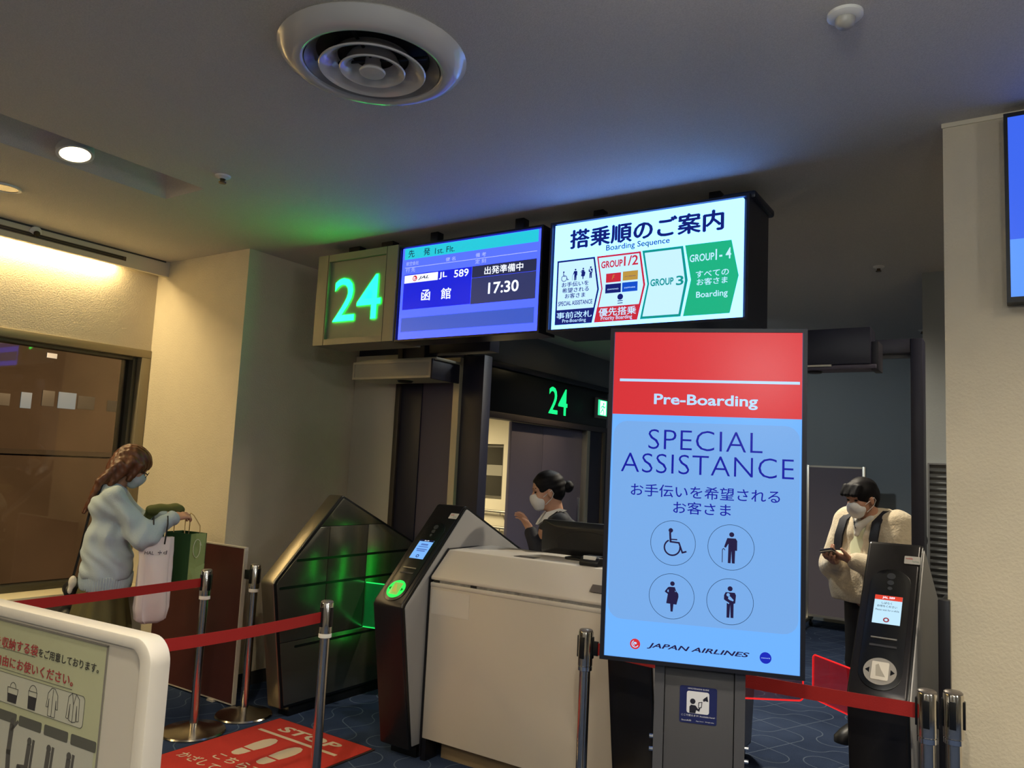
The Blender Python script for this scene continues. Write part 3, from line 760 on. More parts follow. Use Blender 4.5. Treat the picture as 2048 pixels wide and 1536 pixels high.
for s, c, wd, h, m, b in (('搭乗順のご案内', (-1.600, 2.832), .848, .108, P_NV, .034), ('Boarding Sequence', (-1.628, 2.757), .353, .040, P_NV, .014), ('GROUP', (-1.768, 2.672), .123, .038, P_RD, .03), ('1/2', (-1.659, 2.679), .08, .052, P_RD, .016),
    ('優先搭乗', (-1.728, 2.418), .212, .043, P_PA, .012), ('Priority Boarding', (-1.732, 2.383), .177, .026, P_PA, .004), ('GROUP', (-1.487, 2.55), .123, .037, P_TE, .03), ('3', (-1.393, 2.549), .039, .048, P_TE, .018),
    ('GROUP', (-1.283, 2.653), .123, .037, P_PA, .012), ('1- 4', (-1.177, 2.660), .076, .054, P_PA, .012), ('すべての', (-1.230, 2.570), .163, .033, P_PA, .01), ('お客さま', (-1.230, 2.531), .152, .034, P_PA, .01), ('Boarding', (-1.230, 2.464), .155, .039, P_PA, .008),
    ('お手伝いを', (-1.982, 2.585), .165, .027, P_NV, .018), ('希望される', (-1.979, 2.553), .163, .027, P_NV, .018), ('お客さま', (-1.98, 2.522), .124, .027, P_NV, .018), ('SPECIAL ASSISTANCE', (-1.978, 2.482), .207, .024, P_NV, .018), ('事前改札', (-1.982, 2.417), .213, .035, P_PA, .008), ('Pre-Boarding', (-1.98, 2.384), .143, .024, P_PA, .002)):
    text(s, m, scr, SB(*c), wd, h, -0.0072, bold=b)

# --- pictograms (unit height) used on the display and the stand
def pictogram(kind, c, s, m, parent, y, hole=None):
    mb = MB(); a, b = y, y + 0.0005
    P = lambda pts: [(c[0] + s * p[0], c[1] + s * p[1]) for p in pts]
    def pg(pts): mb.prism(P(pts), 1, a, b)
    def st(pts, wd): strokes(mb, P(pts), wd * s, 1, a, b)
    def ci(x, z, r): mb.prism(circ(c[0] + s * x, c[1] + s * z, s * r, 20), 1, a, b)
    ho = []
    if kind == 'wheelchair':
        ci(-0.08, 0.42, 0.075); st([(-0.10, 0.34), (-0.08, 0.04)], 0.065); st([(-0.09, 0.12), (0.13, 0.12)], 0.04)
        st([(-0.08, 0.04), (0.20, 0.02), (0.32, -0.30), (0.44, -0.26)], 0.055)
        st([(0.26 * math.cos(t) - 0.02, 0.26 * math.sin(t) - 0.15) for t in [math.radians(120 + 245 * k / 22) for k in range(23)]], 0.05)
    elif kind == 'cane':
        ci(0.02, 0.42, 0.08); pg([(-0.12, 0.30), (0.15, 0.30), (0.20, 0.22), (0.20, -0.10), (0.14, -0.10), (0.13, -0.52), (0.04, -0.52), (0.02, -0.12), (0.0, -0.52), (-0.09, -0.52), (-0.08, 0.12), (-0.16, -0.02), (-0.22, 0.0)])
        st([(-0.27, -0.5), (-0.27, -0.08), (-0.23, -0.05), (-0.19, -0.10)], 0.022)
    elif kind == 'pregnant':
        ci(0.02, 0.42, 0.075); pg([(-0.08, 0.31), (0.10, 0.31), (0.15, 0.18), (0.22, 0.10), (0.23, 0.0), (0.17, -0.26), (-0.17, -0.24), (-0.12, 0.10), (-0.19, 0.16)])
        pg([(-0.04, -0.25), (0.07, -0.25), (0.05, -0.5), (-0.02, -0.5)]); st([(-0.10, 0.28), (-0.20, 0.15), (-0.10, 0.08)], 0.05)
        ho = [[(-0.14, 0.20), (-0.10, 0.22), (-0.10, 0.13), (-0.14, 0.14)], [(0.10, 0.20), (0.15, 0.17), (0.12, 0.15)]]
    else:
        ci(0.0, 0.42, 0.08); pg([(-0.14, 0.30), (0.15, 0.30), (0.19, 0.22), (0.17, -0.04), (0.12, -0.06), (0.12, -0.52), (0.03, -0.52), (0.01, -0.1), (-0.01, -0.52), (-0.10, -0.52), (-0.10, 0.0), (-0.19, 0.06), (-0.19, 0.2)])
        ho = [circ(-0.06, 0.22, 0.055, 12), [(-0.05, 0.17), (0.0, 0.18), (0.12, 0.06), (0.10, 0.02), (0.0, 0.05), (-0.06, 0.09)], [(-0.15, 0.03), (-0.02, -0.04), (-0.03, -0.08), (-0.16, -0.01)]]
    o = obj('pictogram', mb, m, parent)
    if ho and hole:
        mb2 = MB()
        for q in ho: mb2.prism(P(q), 1, a - 0.0004, a - 0.0001)
        obj('pictogram', mb2, hole, parent)
for kd, x, z in (('wheelchair', -2.05, 2.630), ('cane', -1.984, 2.637), ('pregnant', -1.937, 2.638), ('baby', -1.891, 2.641)):
    pictogram(kd, SB(x, z), 0.062, P_NV, scr, -0.0072, P_PA)

# ================================================================== FLOOR STANDING SIGNAGE
sg = thing('signage_stand', 'tall portrait pre-boarding signage screen on a dark grey floor stand', 'signage stand', (-0.869, 2.458, 0), 0.337)
SZ = 1.535
obj('bezel', MB().frame([(-0.317, SZ - 0.549), (0.317, SZ - 0.549), (0.317, SZ + 0.549), (-0.317, SZ + 0.549)], [(-0.303, SZ - 0.5365), (0.303, SZ - 0.5365), (0.303, SZ + 0.5365), (-0.303, SZ + 0.5365)], 1, -0.006, 0.07), mat('bezel_graphite', (30, 32, 42), 0.35, metal=0.3), sg)
obj('rear_cover', B((-0.303, 0.012, SZ - 0.5365), (0.303, 0.066, SZ + 0.5365)), M_BLACK, sg)
SE = 1.12
G_BL = emis('signage_sky', (0, 0, 0), raw=(0.165, 0.46, 1.1)); G_PN = emis('signage_panel', (116, 166, 226), SE * 0.97); G_RD = emis('signage_red', (206, 46, 52), SE)
scr = obj('screen', B((-0.302, 0, SZ - 0.5365), (0.302, 0.012, SZ + 0.5365)), G_BL, sg)
rect(scr, (-0.302, SZ + 0.2565), (0.302, SZ + 0.5365), G_RD, -0.0008)
obj('screen_field', MB().prism(rrect(-0.296, SZ - 0.416, 0.297, SZ + 0.234, 0.045), 1, -0.0007, -0.0001), G_PN, scr)
G_LT = emis('signage_pale', (170, 206, 250), 1.2, False); G_IK = emis('signage_blue_ink', (14, 22, 168), 0.9, False); G_DK = emis('signage_dark_ink', (40, 32, 78), 0.7, False); G_RG = emis('signage_ring_ink', (34, 66, 104), 0.7, False)
rect(scr, (-0.281, SZ + 0.368), (0.295, SZ + 0.377), G_LT, -0.0016)
text('Pre-Boarding', G_LT, scr, (0.001, SZ + 0.305), .332, .046, -0.0016, bold=.022)
text('SPECIAL', G_IK, scr, (0.002, SZ + 0.176), .363, .066, -0.0016, bold=-.012, space=1.05)
text('ASSISTANCE', G_IK, scr, (0.006, SZ + 0.096), .547, .064, -0.0016, bold=-.012, space=1.05)
text('お手伝いを希望される', G_IK, scr, (0.003, SZ + 0.007), .471, .041, -0.0016, bold=.006)
text('お客さま', G_IK, scr, (-0.002, SZ - 0.044), .182, .040, -0.0016, bold=.006)
for kd, x, z in (('wheelchair', -0.091, -0.160), ('cane', 0.091, -0.161), ('pregnant', -0.091, -0.330), ('baby', 0.091, -0.331)):
    obj('icon_ring', MB().frame(circ(x, SZ + z, 0.0722, 48), circ(x, SZ + z, 0.0708, 48), 1, -0.0016, -0.0011), G_RG, scr)
    pictogram(kd, (x, SZ + z), 0.096, G_DK, scr, -0.0016, G_PN)
text('JAPAN AIRLINES', G_DK, scr, (-0.006, SZ - 0.492), .318, .0195, -0.0016, bold=.02, shear=.3)
G_LR = emis('signage_logo_red', (214, 44, 52), 1.0, False)
crane(scr, (-0.203, SZ - 0.491), 0.0165, -0.0016, G_LR, G_LT)
obj('globe_mark', MB().prism(circ(0.201, SZ - 0.493, 0.0175, 32), 1, -0.0016, -0.001), emis('globe_blue', (28, 44, 196), 0.9, False), scr)
text('oneworld', G_LT, scr, (0.201, SZ - 0.493), .026, .004, -0.0022)
M_POST = mat('stand_grey', (86, 86, 90), 0.45, metal=0.35); M_POST2 = mat('stand_grey_panel', (70, 70, 74), 0.5, metal=0.2)
obj('post', MB().box((-0.139, 0.03, 0.03), (-0.108, 0.13, SZ - 0.54)).box((0.112, 0.03, 0.03), (0.144, 0.13, SZ - 0.54)).box((-0.108, 0.10, 0.03), (0.112, 0.13, SZ - 0.54)), M_POST, sg)
obj('front_panel', B((-0.106, 0.034, 0.04), (0.110, 0.046, SZ - 0.55)), M_POST2, sg, 0.002)
obj('base_plate', B((-0.32, -0.22, 0.0), (0.32, 0.30, 0.03)), M_POST, sg, 0.006)
for sx in (-1, 1):
    for z in (0.745, 0.705, 0.58, 0.545):
        obj('bolt', MB().tube([(0.0025 + sx * 0.1415, 0.06, z), (0.0025 + sx * 0.155, 0.06, z)], 0.007, 8), M_CHROME, sg)
stk = obj('guide_sticker', MB().prism(rrect(-0.058, SZ - 0.726, 0.058, SZ - 0.612, 0.006), 1, 0.0325, 0.034), mat('sticker_navy', (26, 34, 84), 0.4), sg)
SW = mat('sticker_white', (206, 208, 214), 0.5)
obj('sticker_field', MB().prism(rrect(-0.036, SZ - 0.695, 0.034, SZ - 0.627, 0.007), 1, 0.0318, 0.0324), SW, stk)
mb = MB().prism(circ(-0.017, SZ - 0.658, 0.0085, 16), 1, 0.0312, 0.0317)
mb.prism([(-0.027, SZ - 0.694), (-0.027, SZ - 0.675), (-0.022, SZ - 0.669), (-0.008, SZ - 0.670), (0.0, SZ - 0.680), (0.008, SZ - 0.673), (0.004, SZ - 0.688), (-0.006, SZ - 0.684), (-0.008, SZ - 0.694)], 1, 0.0312, 0.0317)
mb.prism([(0.014, SZ - 0.650), (0.020, SZ - 0.644), (0.028, SZ - 0.638), (0.031, SZ - 0.655), (0.022, SZ - 0.653), (0.017, SZ - 0.656)], 1, 0.0312, 0.0317)
strokes(mb, [(0.002, SZ - 0.660), (0.012, SZ - 0.658), (0.010, SZ - 0.675), (0.001, SZ - 0.676), (0.002, SZ - 0.660)], 0.002, 1, 0.0312, 0.0317)
obj('sticker_picture', mb, mat('sticker_ink', (22, 24, 40), 0.5), stk)
text('OMOTENASHI GUIDE', SW, stk, (0.0, SZ - 0.619), .066, .0045, 0.0318); text('ここで使えます! Available here!', SW, stk, (0.0, SZ - 0.702), .104, .0065, 0.0318)
text('SoundUD', SW, stk, (-0.036, SZ - 0.718), .03, .0045, 0.0318); text('App Store   Google play', SW, stk, (0.022, SZ - 0.718), .056, .0038, 0.0318)

# ================================================================== WALL MONITOR
tv = thing('wall_monitor', 'blue screened monitor on the right wall at the picture edge', 'monitor', (0.57, 3.352, 2.277))
obj('bezel', MB().frame([(-0.605, 0), (0.605, 0), (0.605, 0.718), (-0.605, 0.718)], [(-0.592, 0.02), (0.592, 0.02), (0.592, 0.703), (-0.592, 0.703)], 1, -0.075, -0.01), M_BLACK, tv)
obj('rear_cover', B((-0.592, -0.06, 0.02), (0.592, -0.012, 0.703)), M_BLACK, tv)
obj('wall_mount', B((-0.2, -0.012, 0.2), (0.2, 0.002, 0.5)), M_BLKM, tv)
s_ = obj('screen', B((-0.592, -0.071, 0.02), (0.592, -0.06, 0.703)), emis('monitor_blue', (62, 104, 240), 1.0), tv)
rect(s_, (-0.592, 0.02), (0.592, 0.235), emis('monitor_sky', (92, 150, 255), 1.1), -0.0718)
# ================================================================== BOARDING GATES
PROF = [(3.325, 0.06), (3.197, 0.82), (3.210, 0.845), (3.700, 1.340), (3.722, 1.350), (3.745, 1.342), (4.835, 0.845), (4.850, 0.82), (4.72, 0.06)]
GY = 3.30
def inset_poly(poly, d):
    """shrinks a convex polygon by d"""
    n = len(poly); ar = sum(poly[i][0] * poly[(i + 1) % n][1] - poly[(i + 1) % n][0] * poly[i][1] for i in range(n))
    s = 1 if ar > 0 else -1; out = poly
    for i in range(n):
        p, q = Vector(poly[i]), Vector(poly[(i + 1) % n]); e = (q - p).normalized(); nr = Vector((-e.y, e.x)) * s
        out = clip(out, nr, nr.dot(p) + d)
    return out
def clip(poly, nr, d):
    """keeps the side nr.p >= d"""
    out = []; n = len(poly)
    for i in range(n):
        a, b = Vector(poly[i]), Vector(poly[(i + 1) % n]); da, db = nr.dot(a) - d, nr.dot(b) - d
        if da >= 0: out.append(tuple(a))
        if (da >= 0) != (db >= 0): out.append(tuple(a + (b - a) * (da / (da - db))))
    return out
M_GSH = mat('gate_shell_bronze', (132, 124, 108), 0.34, metal=0.85)
M_GST = mat('gate_brushed_steel', (140, 136, 124), 0.24, metal=0.9, aniso=0.0, bump=0.05, bscale=40, stretch=(1, 1, 0.05))
M_GLT = mat('gate_side_silver', (172, 170, 168), 0.45, metal=0.3)
M_GBK = mat('gate_black', (14, 15, 17), 0.3)
SP = [(p[0] - GY, p[1]) for p in PROF]
# slanted reader face: origin and axes (local y, z)
SO = (3.17 - GY + 0.028, 0.833); SA = math.atan2(0.502, 0.495)

def gate(x0, x1, label, reader=None, panels=False):
    g = thing('boarding_gate', label, 'boarding gate', (x0, GY, 0), group='automatic boarding gates')
    wd = x1 - x0
    obj('plinth', B((0.015, 0.10, 0), (wd - 0.015, 1.36, 0.07)), M_GBK, g, 0.004)
    shell = M_GSH if not reader else mat('gate_shell_charcoal', (46, 44, 46), 0.3, metal=0.6)
    obj('shell', MB().prism(SP, 0, 0, wd - 0.006), shell, g, 0.010, seg=3)
    obj('edge_band', MB().prism(inset_poly(SP, 0.004), 0, wd - 0.016, wd - 0.001), M_GBK, g, 0.003)
    inner = inset_poly(SP, 0.020)
    if panels:
        zs = 1.150; zl = 0.460; gap = 0.0022
        up = clip(inner, Vector((0, 1)), zs + gap)
        mid = clip(clip(inner, Vector((0, -1)), -(zs - gap)), Vector((0, 1)), zl + gap)
        v1, v2 = 3.620 - GY, 3.975 - GY
        cells = [up, clip(mid, Vector((-1, 0)), -(v1 - gap)), clip(clip(mid, Vector((1, 0)), v1 + gap), Vector((-1, 0)), -(v2 - gap)), clip(mid, Vector((1, 0)), v2 + gap), clip(inner, Vector((0, -1)), -(zl - gap))]
        for c in cells:
            obj('side_panel', MB().prism(c, 0, wd - 0.006, wd + 0.004), M_GST, g, 0.0015)
        for z, y0, y1 in ((0.949, 3.357, 4.42), (0.790, 3.237, 4.62), (0.424, 3.39, 4.5)):
            obj('vent_slot', MB().prism(rrect(y0 - GY, z - 0.008, y1 - GY, z + 0.008, 0.0079), 0, wd + 0.003, wd + 0.0055), M_GBK, g)
    else:
        obj('side_panel', MB().prism(inner, 0, wd - 0.006, wd + 0.004), M_GLT, g, 0.0015)
    if reader:
        c = wd / 2
        E = bpy.data.objects.new('reader_console', None)
        # console parts are built flat (x, s) and tilted onto the slanted face
        me_ = MB().prism(rrect(-0.075, 0.016, 0.075, 0.580, 0.074, 8), 2, 0.0, 0.004)
        con = obj('reader_console', me_, M_GBK, g, 0.0015, loc=(c, SO[0], SO[1]), rot=(SA, 0, 0))
        for s, r in ((0.543, 0.016), (0.510, 0.0125), (0.481, 0.009)):
            obj('sensor_dot', MB().prism(circ(0, s, r, 20), 2, 0.004, 0.0052), mat('sensor_grey', (60, 62, 66), 0.35), con)
        sc_ = obj('screen', MB().prism([(-0.05, 0.307), (0.05, 0.307), (0.05, 0.442), (-0.05, 0.442)], 2, 0.004, 0.0055), emis('reader_screen_' + reader, (190, 226, 246) if reader == 'red' else (120, 178, 246), 1.1), con)
        if reader == 'red':
            obj('screen_field', MB().prism([(-0.05, 0.420), (0.05, 0.420), (0.05, 0.442), (-0.05, 0.442)], 2, 0.0055, 0.006), emis('reader_red', (226, 70, 50), 1.0, False), sc_)
            RD = emis('reader_ink', (40, 52, 70), 0.7, False)
            text('JAL 589', D_W, sc_, (0.0, 0.431), .045, .013, 0.0063, plane='xy', bold=.02)
            text('しばらく', RD, sc_, (-0.004, 0.405), .038, .011, 0.0063, plane='xy', bold=.01); text('お待ちください', RD, sc_, (-0.002, 0.389), .072, .011, 0.0063, plane='xy', bold=.01)
            text('Please wait for a while', RD, sc_, (0.0, 0.371), .085, .009, 0.0063, plane='xy')
        else:
            obj('screen_field', MB().prism([(-0.05, 0.430), (0.05, 0.430), (0.05, 0.442), (-0.05, 0.442)], 2, 0.0055, 0.006), emis('reader_header', (20, 26, 60), 0.8, False), sc_)
            RD = emis('reader_ink_blue', (50, 80, 150), 0.8, False)
            text('JAL 589', D_W, sc_, (0.0, 0.436), .034, .008, 0.0063, plane='xy', bold=.02)
            for s_, h_, w_ in ((0.408, 0.012, 0.05), (0.392, 0.006, 0.07), (0.374, 0.008, 0.075), (0.362, 0.008, 0.06)):
                obj('screen_field', MB().prism([(-w_ / 2, s_ - h_ / 2), (w_ / 2, s_ - h_ / 2), (w_ / 2, s_ + h_ / 2), (-w_ / 2, s_ + h_ / 2)], 2, 0.0055, 0.006), emis('reader_ink_soft', (90, 130, 205) if s_ > 0.38 else (190, 120, 170), 0.9, False), sc_)
        obj('screen_logo', MB().frame(circ(0, 0.325, 0.011, 20), circ(0, 0.325, 0.006, 20), 2, 0.0055, 0.006), emis('reader_logo', (170, 60, 70), 0.8, False) if reader == 'red' else emis('reader_logo_blue', (50, 80, 150), 0.8, False), sc_)
        obj('card_slot', MB().prism([(-0.046, 0.236), (0.046, 0.236), (0.046, 0.242), (-0.046, 0.242)], 2, 0.004, 0.008), M_ALU, con)
        obj('card_slot', MB().prism([(-0.048, 0.200), (0.048, 0.200), (0.048, 0.209), (-0.048, 0.209)], 2, 0.004, 0.007), mat('slot_grey', (70, 70, 74), 0.4, metal=0.4), con)
        dk = obj('touch_pad', MB().prism(circ(0, 0.093, 0.057, 40), 2, 0.004, 0.007), emis('pad_green', (40, 240, 80), 1.5) if reader == 'green' else mat('pad_grey', (150, 146, 140), 0.4), con, 0.0)
        obj('code_window', MB().prism(rrect(-0.030, 0.055, 0.030, 0.132, 0.005), 2, 0.007, 0.010), emis('pad_window_lit', (150, 200, 90), 0.9, False) if reader == 'green' else mat('pad_window', (214, 208, 196), 0.3), dk, 0.001)
        obj('code_glyph', MB().prism([(-0.012, 0.07), (0.02, 0.07), (0.004, 0.098), (-0.006, 0.122), (-0.016, 0.115)], 2, 0.010, 0.0106), emis('pad_glyph_lit', (196, 180, 84), 0.9, False) if reader == 'green' else mat('pad_glyph', (170, 164, 152), 0.4), dk)
        for sx in (-1, 1):
            obj('arrow_mark', MB().prism([(sx * 0.036, 0.105), (sx * 0.051, 0.093), (sx * 0.036, 0.081)], 2, 0.007, 0.0076), emis('pad_mark_lit', (20, 110, 30), 0.8, False) if reader == 'green' else M_GBK, dk)
        st = obj('sticker', MB().prism(rrect(0.040, 0.62, 0.100, 0.661, 0.004), 2, 0.0, 0.0012), mat('sticker_paper', (220, 216, 208), 0.5), con)
        text('mobile', mat('sticker_red', (200, 50, 50), 0.5), st, (0.058, 0.648), .026, .009, 0.0015, plane='xy', bold=.02); text('Touch here', mat('sticker_teal', (40, 120, 96), 0.5), st, (0.082, 0.634), .026, .008, 0.0015, plane='xy')
    return g

def flap(g, gx, a, b, z0, z1, tint, name):
    """acrylic flap door with a lit edge, from hinge a to tip b (world x, y)"""
    a = (a[0] - gx, a[1] - GY); b = (b[0] - gx, b[1] - GY)
    d = Vector((b[0] - a[0], b[1] - a[1])); L = d.length; ang = math.atan2(d.y, d.x)
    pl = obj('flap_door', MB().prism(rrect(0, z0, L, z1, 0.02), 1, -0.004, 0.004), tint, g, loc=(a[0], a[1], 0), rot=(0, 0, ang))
    path = rrect(0.0, z0, L, z1, 0.02, 6)
    keep = [p for p in path if True]
    pts = sorted([p for p in path], key=lambda p: 0)
    # open path: bottom hinge corner -> tip -> top hinge corner
    mb = MB().tube([(0.0, 0, z0)] + [(p[0], 0, p[1]) for p in path if p[0] > L * 0.5 and p[1] < (z0 + z1) / 2] + [(p[0], 0, p[1]) for p in path if p[0] > L * 0.5 and p[1] >= (z0 + z1) / 2] + [(0.0, 0, z1)], 0.0045, 8)
    obj('edge_light', mb, emis(name, (255, 40, 40) if 'red' in name else (40, 255, 110), 1.0), pl, smooth=60)

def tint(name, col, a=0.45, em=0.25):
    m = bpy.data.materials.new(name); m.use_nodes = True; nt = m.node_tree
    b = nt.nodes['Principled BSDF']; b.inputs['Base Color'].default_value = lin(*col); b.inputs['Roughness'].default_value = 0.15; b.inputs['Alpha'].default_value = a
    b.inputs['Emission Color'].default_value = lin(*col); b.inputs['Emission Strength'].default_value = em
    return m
T_RED = tint('flap_acrylic_red', (170, 24, 36), 0.55, 0.22); T_GRN = tint('flap_acrylic_green', (20, 150, 70), 0.6, 0.12); T_REDD = tint('flap_acrylic_red_dim', (110, 34, 44), 0.30, 0.05)  # acrylic emission stands in for the edge LEDs' light, weaker in the dim copy

g1 = gate(-3.905, -3.78, 'slim steel panelled boarding gate without a reader, left of the first lane', panels=True)
g2 = gate(-2.968, -2.755, 'boarding gate with green lit touch pad, left of the counter', reader='green')
g3 = gate(-1.555, -1.345, 'dark boarding gate mostly hidden behind the signage stand', reader='red')
g4 = gate(-0.562, -0.352, 'boarding gate with white touch pad and wait screen beside the right wall', reader='red')
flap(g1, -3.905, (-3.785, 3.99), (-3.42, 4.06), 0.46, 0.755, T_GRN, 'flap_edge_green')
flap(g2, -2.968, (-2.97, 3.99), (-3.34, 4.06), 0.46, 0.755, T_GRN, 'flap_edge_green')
obj('light_bar', MB().prism(rrect(4.40 - GY, 0.34, 4.45 - GY, 1.0, 0.02), 0, -0.006, 0.0), emis('light_bar_green', (20, 255, 70), 4.5), g2)
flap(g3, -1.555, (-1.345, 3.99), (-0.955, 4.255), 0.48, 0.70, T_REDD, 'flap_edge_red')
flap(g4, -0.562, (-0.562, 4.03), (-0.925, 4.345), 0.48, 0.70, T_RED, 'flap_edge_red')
fl_ = tag(obj('filler_panel', MB().box((-0.268, 3.30, 0), (-0.229, 3.34, 1.187)).box((-0.258, 3.34, 0), (-0.245, 3.46, 1.187)), M_BLKM, bevel=0.003), 'dark narrow filler panel between the right gate and the wall', 'panel')

# ================================================================== OVERHEAD HOUSINGS
oh = thing('door_operator', 'pale metal overhead housing above the first lane partition', 'door operator', (-3.78, 4.1, 2.18))
M_OPH = mat('operator_cream', (190, 184, 164), 0.45, metal=0.2)
obj('cover', MB().frame([(-0.38, 0.0), (0.37, 0.0), (0.37, 0.128), (-0.38, 0.128)], [(-0.365, 0.016), (0.352, 0.016), (0.352, 0.112), (-0.365, 0.112)], 1, 0, 0.30), M_OPH, oh)
obj('front_plate', B((-0.365, 0.006, 0.016), (0.352, 0.02, 0.112)), mat('operator_plate', (168, 164, 150), 0.5), oh)
obj('end_cap', B((0.37, 0.0, -0.008), (0.385, 0.36, 0.135)), M_NAVY, oh, 0.003)
obj('top_rail', B((-0.33, 0.02, 0.128), (0.40, 0.30, 0.146)), M_OPH, oh, 0.002)
obj('sensor', MB().lathe([(0, -0.014), (0.05, -0.012), (0.06, 0.0)], 24), M_BLACK, oh, loc=(0.02, 0.14, 0.0))
obj('bracket', B((-0.3, 0.28, 0.02), (0.3, 0.40, 0.11)), M_BLKM, oh)
o2 = thing('door_operator', 'dark overhead housing on the portal right of the signage screen', 'door operator', (-0.95, 4.28, 2.18))
obj('cover', B((-0.42, 0.0, 0.03), (0.31, 0.16, 0.225)), M_NAVY, o2, 0.008)
obj('lower_plate', B((-0.40, 0.01, 0.008), (0.335, 0.155, 0.03)), M_PURP, o2, 0.003)
obj('trim_line', B((-0.42, -0.004, 0.022), (0.12, 0.004, 0.032)), M_ALU, o2)
obj('end_cap', B((0.31, 0.02, 0.0), (0.345, 0.16, 0.15)), mat('operator_dark', (40, 38, 48), 0.5), o2, 0.003)
obj('sensor', MB().lathe([(0, -0.012), (0.035, -0.01), (0.042, 0.0)], 24), M_BLACK, o2, loc=(0.02, 0.08, 0.008))

# ================================================================== COUNTER
ct = thing('service_counter', 'beige service counter with sloped lid between the boarding gates', 'counter', (-2.17, 3.4, 0))
M_CTR = mat('counter_beige', (192, 182, 168), 0.45); M_CTL = mat('counter_lid', (200, 192, 180), 0.4)
cx0, cx1 = -0.566, 0.60
obj('plinth', B((cx0 + 0.06, 0.10, 0), (cx1 - 0.02, 0.5, 0.115)), mat('plinth_wood', (150, 128, 96), 0.55, vary=0.12, vscale=6, stretch=(1, 8, 8)), ct)
obj('front_panel', B((cx0, 0.0, 0.115), (cx1, 0.022, 0.925)), M_CTR, ct, 0.004)
obj('front_lip', B((cx0, -0.004, 0.918), (cx1, 0.03, 0.942)), M_CTL, ct, 0.006)
obj('carcass', MB().prism([(0.022, 0.115), (0.022, 0.945), (0.19, 1.07), (0.55, 1.07), (0.55, 0.115)], 0, cx0 + 0.002, cx1 - 0.002), mat('carcass_grey', (110, 108, 104), 0.6), ct)
obj('gap_strip', B((cx0 + 0.03, 0.004, 0.94), (cx1 - 0.01, 0.024, 0.958)), mat('gap_strip_silver', (150, 148, 144), 0.35, metal=0.5, vary=0.3, vscale=30), ct)
for x in (-0.28, -0.03): obj('gap_clip', B((cx0 + 0.3 + x, 0.0025, 0.941), (cx0 + 0.34 + x, 0.005, 0.956)), M_BLACK, ct)
lid = obj('lid', MB().prism([(0.0, 0.955), (0.015, 0.955), (0.20, 1.085), (0.56, 1.085), (0.56, 1.108), (0.150, 1.108), (0.0, 0.972)], 0, cx0, cx1), M_CTL, ct, 0.005)
obj('lid_grip', MB().prism([(0.030, 1.0085), (0.064, 1.039), (0.062, 1.041), (0.028, 1.0105)], 0, 0.40, 0.56), mat('grip_brown', (96, 88, 82), 0.5), lid)
obj('side_edge', MB().prism([(-0.006, 0.02), (0.02, 0.02), (0.02, 0.94), (0.17, 1.10), (0.45, 1.112), (0.15, 1.114), (-0.006, 0.965)], 0, cx0 - 0.010, cx0), M_BLKM, ct)
obj('foot', B((cx0 - 0.004, 0.0, 0.0), (cx0 + 0.03, 0.10, 0.115)), M_BLKM, ct)
obj('notice_sheet', B((cx0 + 0.015, -0.0012, 0.775), (cx0 + 0.27, 0.0, 0.905)), mat('sheet_clear', (204, 196, 184), 0.3), ct)
obj('top_label', B((-0.16, 0.20, 1.108), (-0.03, 0.27, 1.1092)), mat('label_brown', (90, 80, 70), 0.5), lid)
pc = thing('computer_monitor', 'black computer monitor seen from behind on the counter', 'monitor', (-1.98, 3.80, 1.108))
obj('foot', MB().prism(rrect(-0.12, -0.06, 0.12, 0.10, 0.03), 2, 0, 0.012), M_BLACK, pc, 0.003)
obj('neck', B((-0.03, 0.03, 0.01), (0.03, 0.06, 0.12)), M_BLACK, pc, 0.005)
obj('rear_shell', MB().loft([[(x * k, y, 0.115 + z * k) for x, z in rrect(-0.30, -0.10, 0.30, 0.085, 0.015, 3)] for y, k in ((0.035, 1.0), (0.01, 1.0), (-0.02, 0.72), (-0.025, 0.6))]), mat('monitor_black', (22, 23, 26), 0.45), pc, 0.002, smooth=40)
obj('rear_ridge', MB().tube([(0.12 * math.cos(t) * 1.6, -0.022, 0.08 + 0.075 * math.sin(t)) for t in [math.pi * k / 14 for k in range(15)]], 0.004, 6), M_BLKM, pc, smooth=50)
obj('screen', B((-0.29, 0.035, 0.02), (0.29, 0.038, 0.192)), emis('pc_glow', (120, 140, 170), 0.25), pc)
rp = thing('receipt_printer', 'small black receipt printer on the counter beside the monitor', 'printer', (-1.86, 3.62, 1.108))
obj('body', MB().prism([(-0.04, 0), (0.07, 0), (0.07, 0.035), (-0.02, 0.045), (-0.04, 0.02)], 0, -0.055, 0.055), M_BLACK, rp, 0.006)
obj('lid', B((-0.045, -0.015, 0.042), (0.045, 0.055, 0.048)), M_BLKM, rp, 0.003)
obj('paper', B((-0.035, -0.03, 0.03), (0.035, -0.018, 0.05)), M_WHITE, rp)

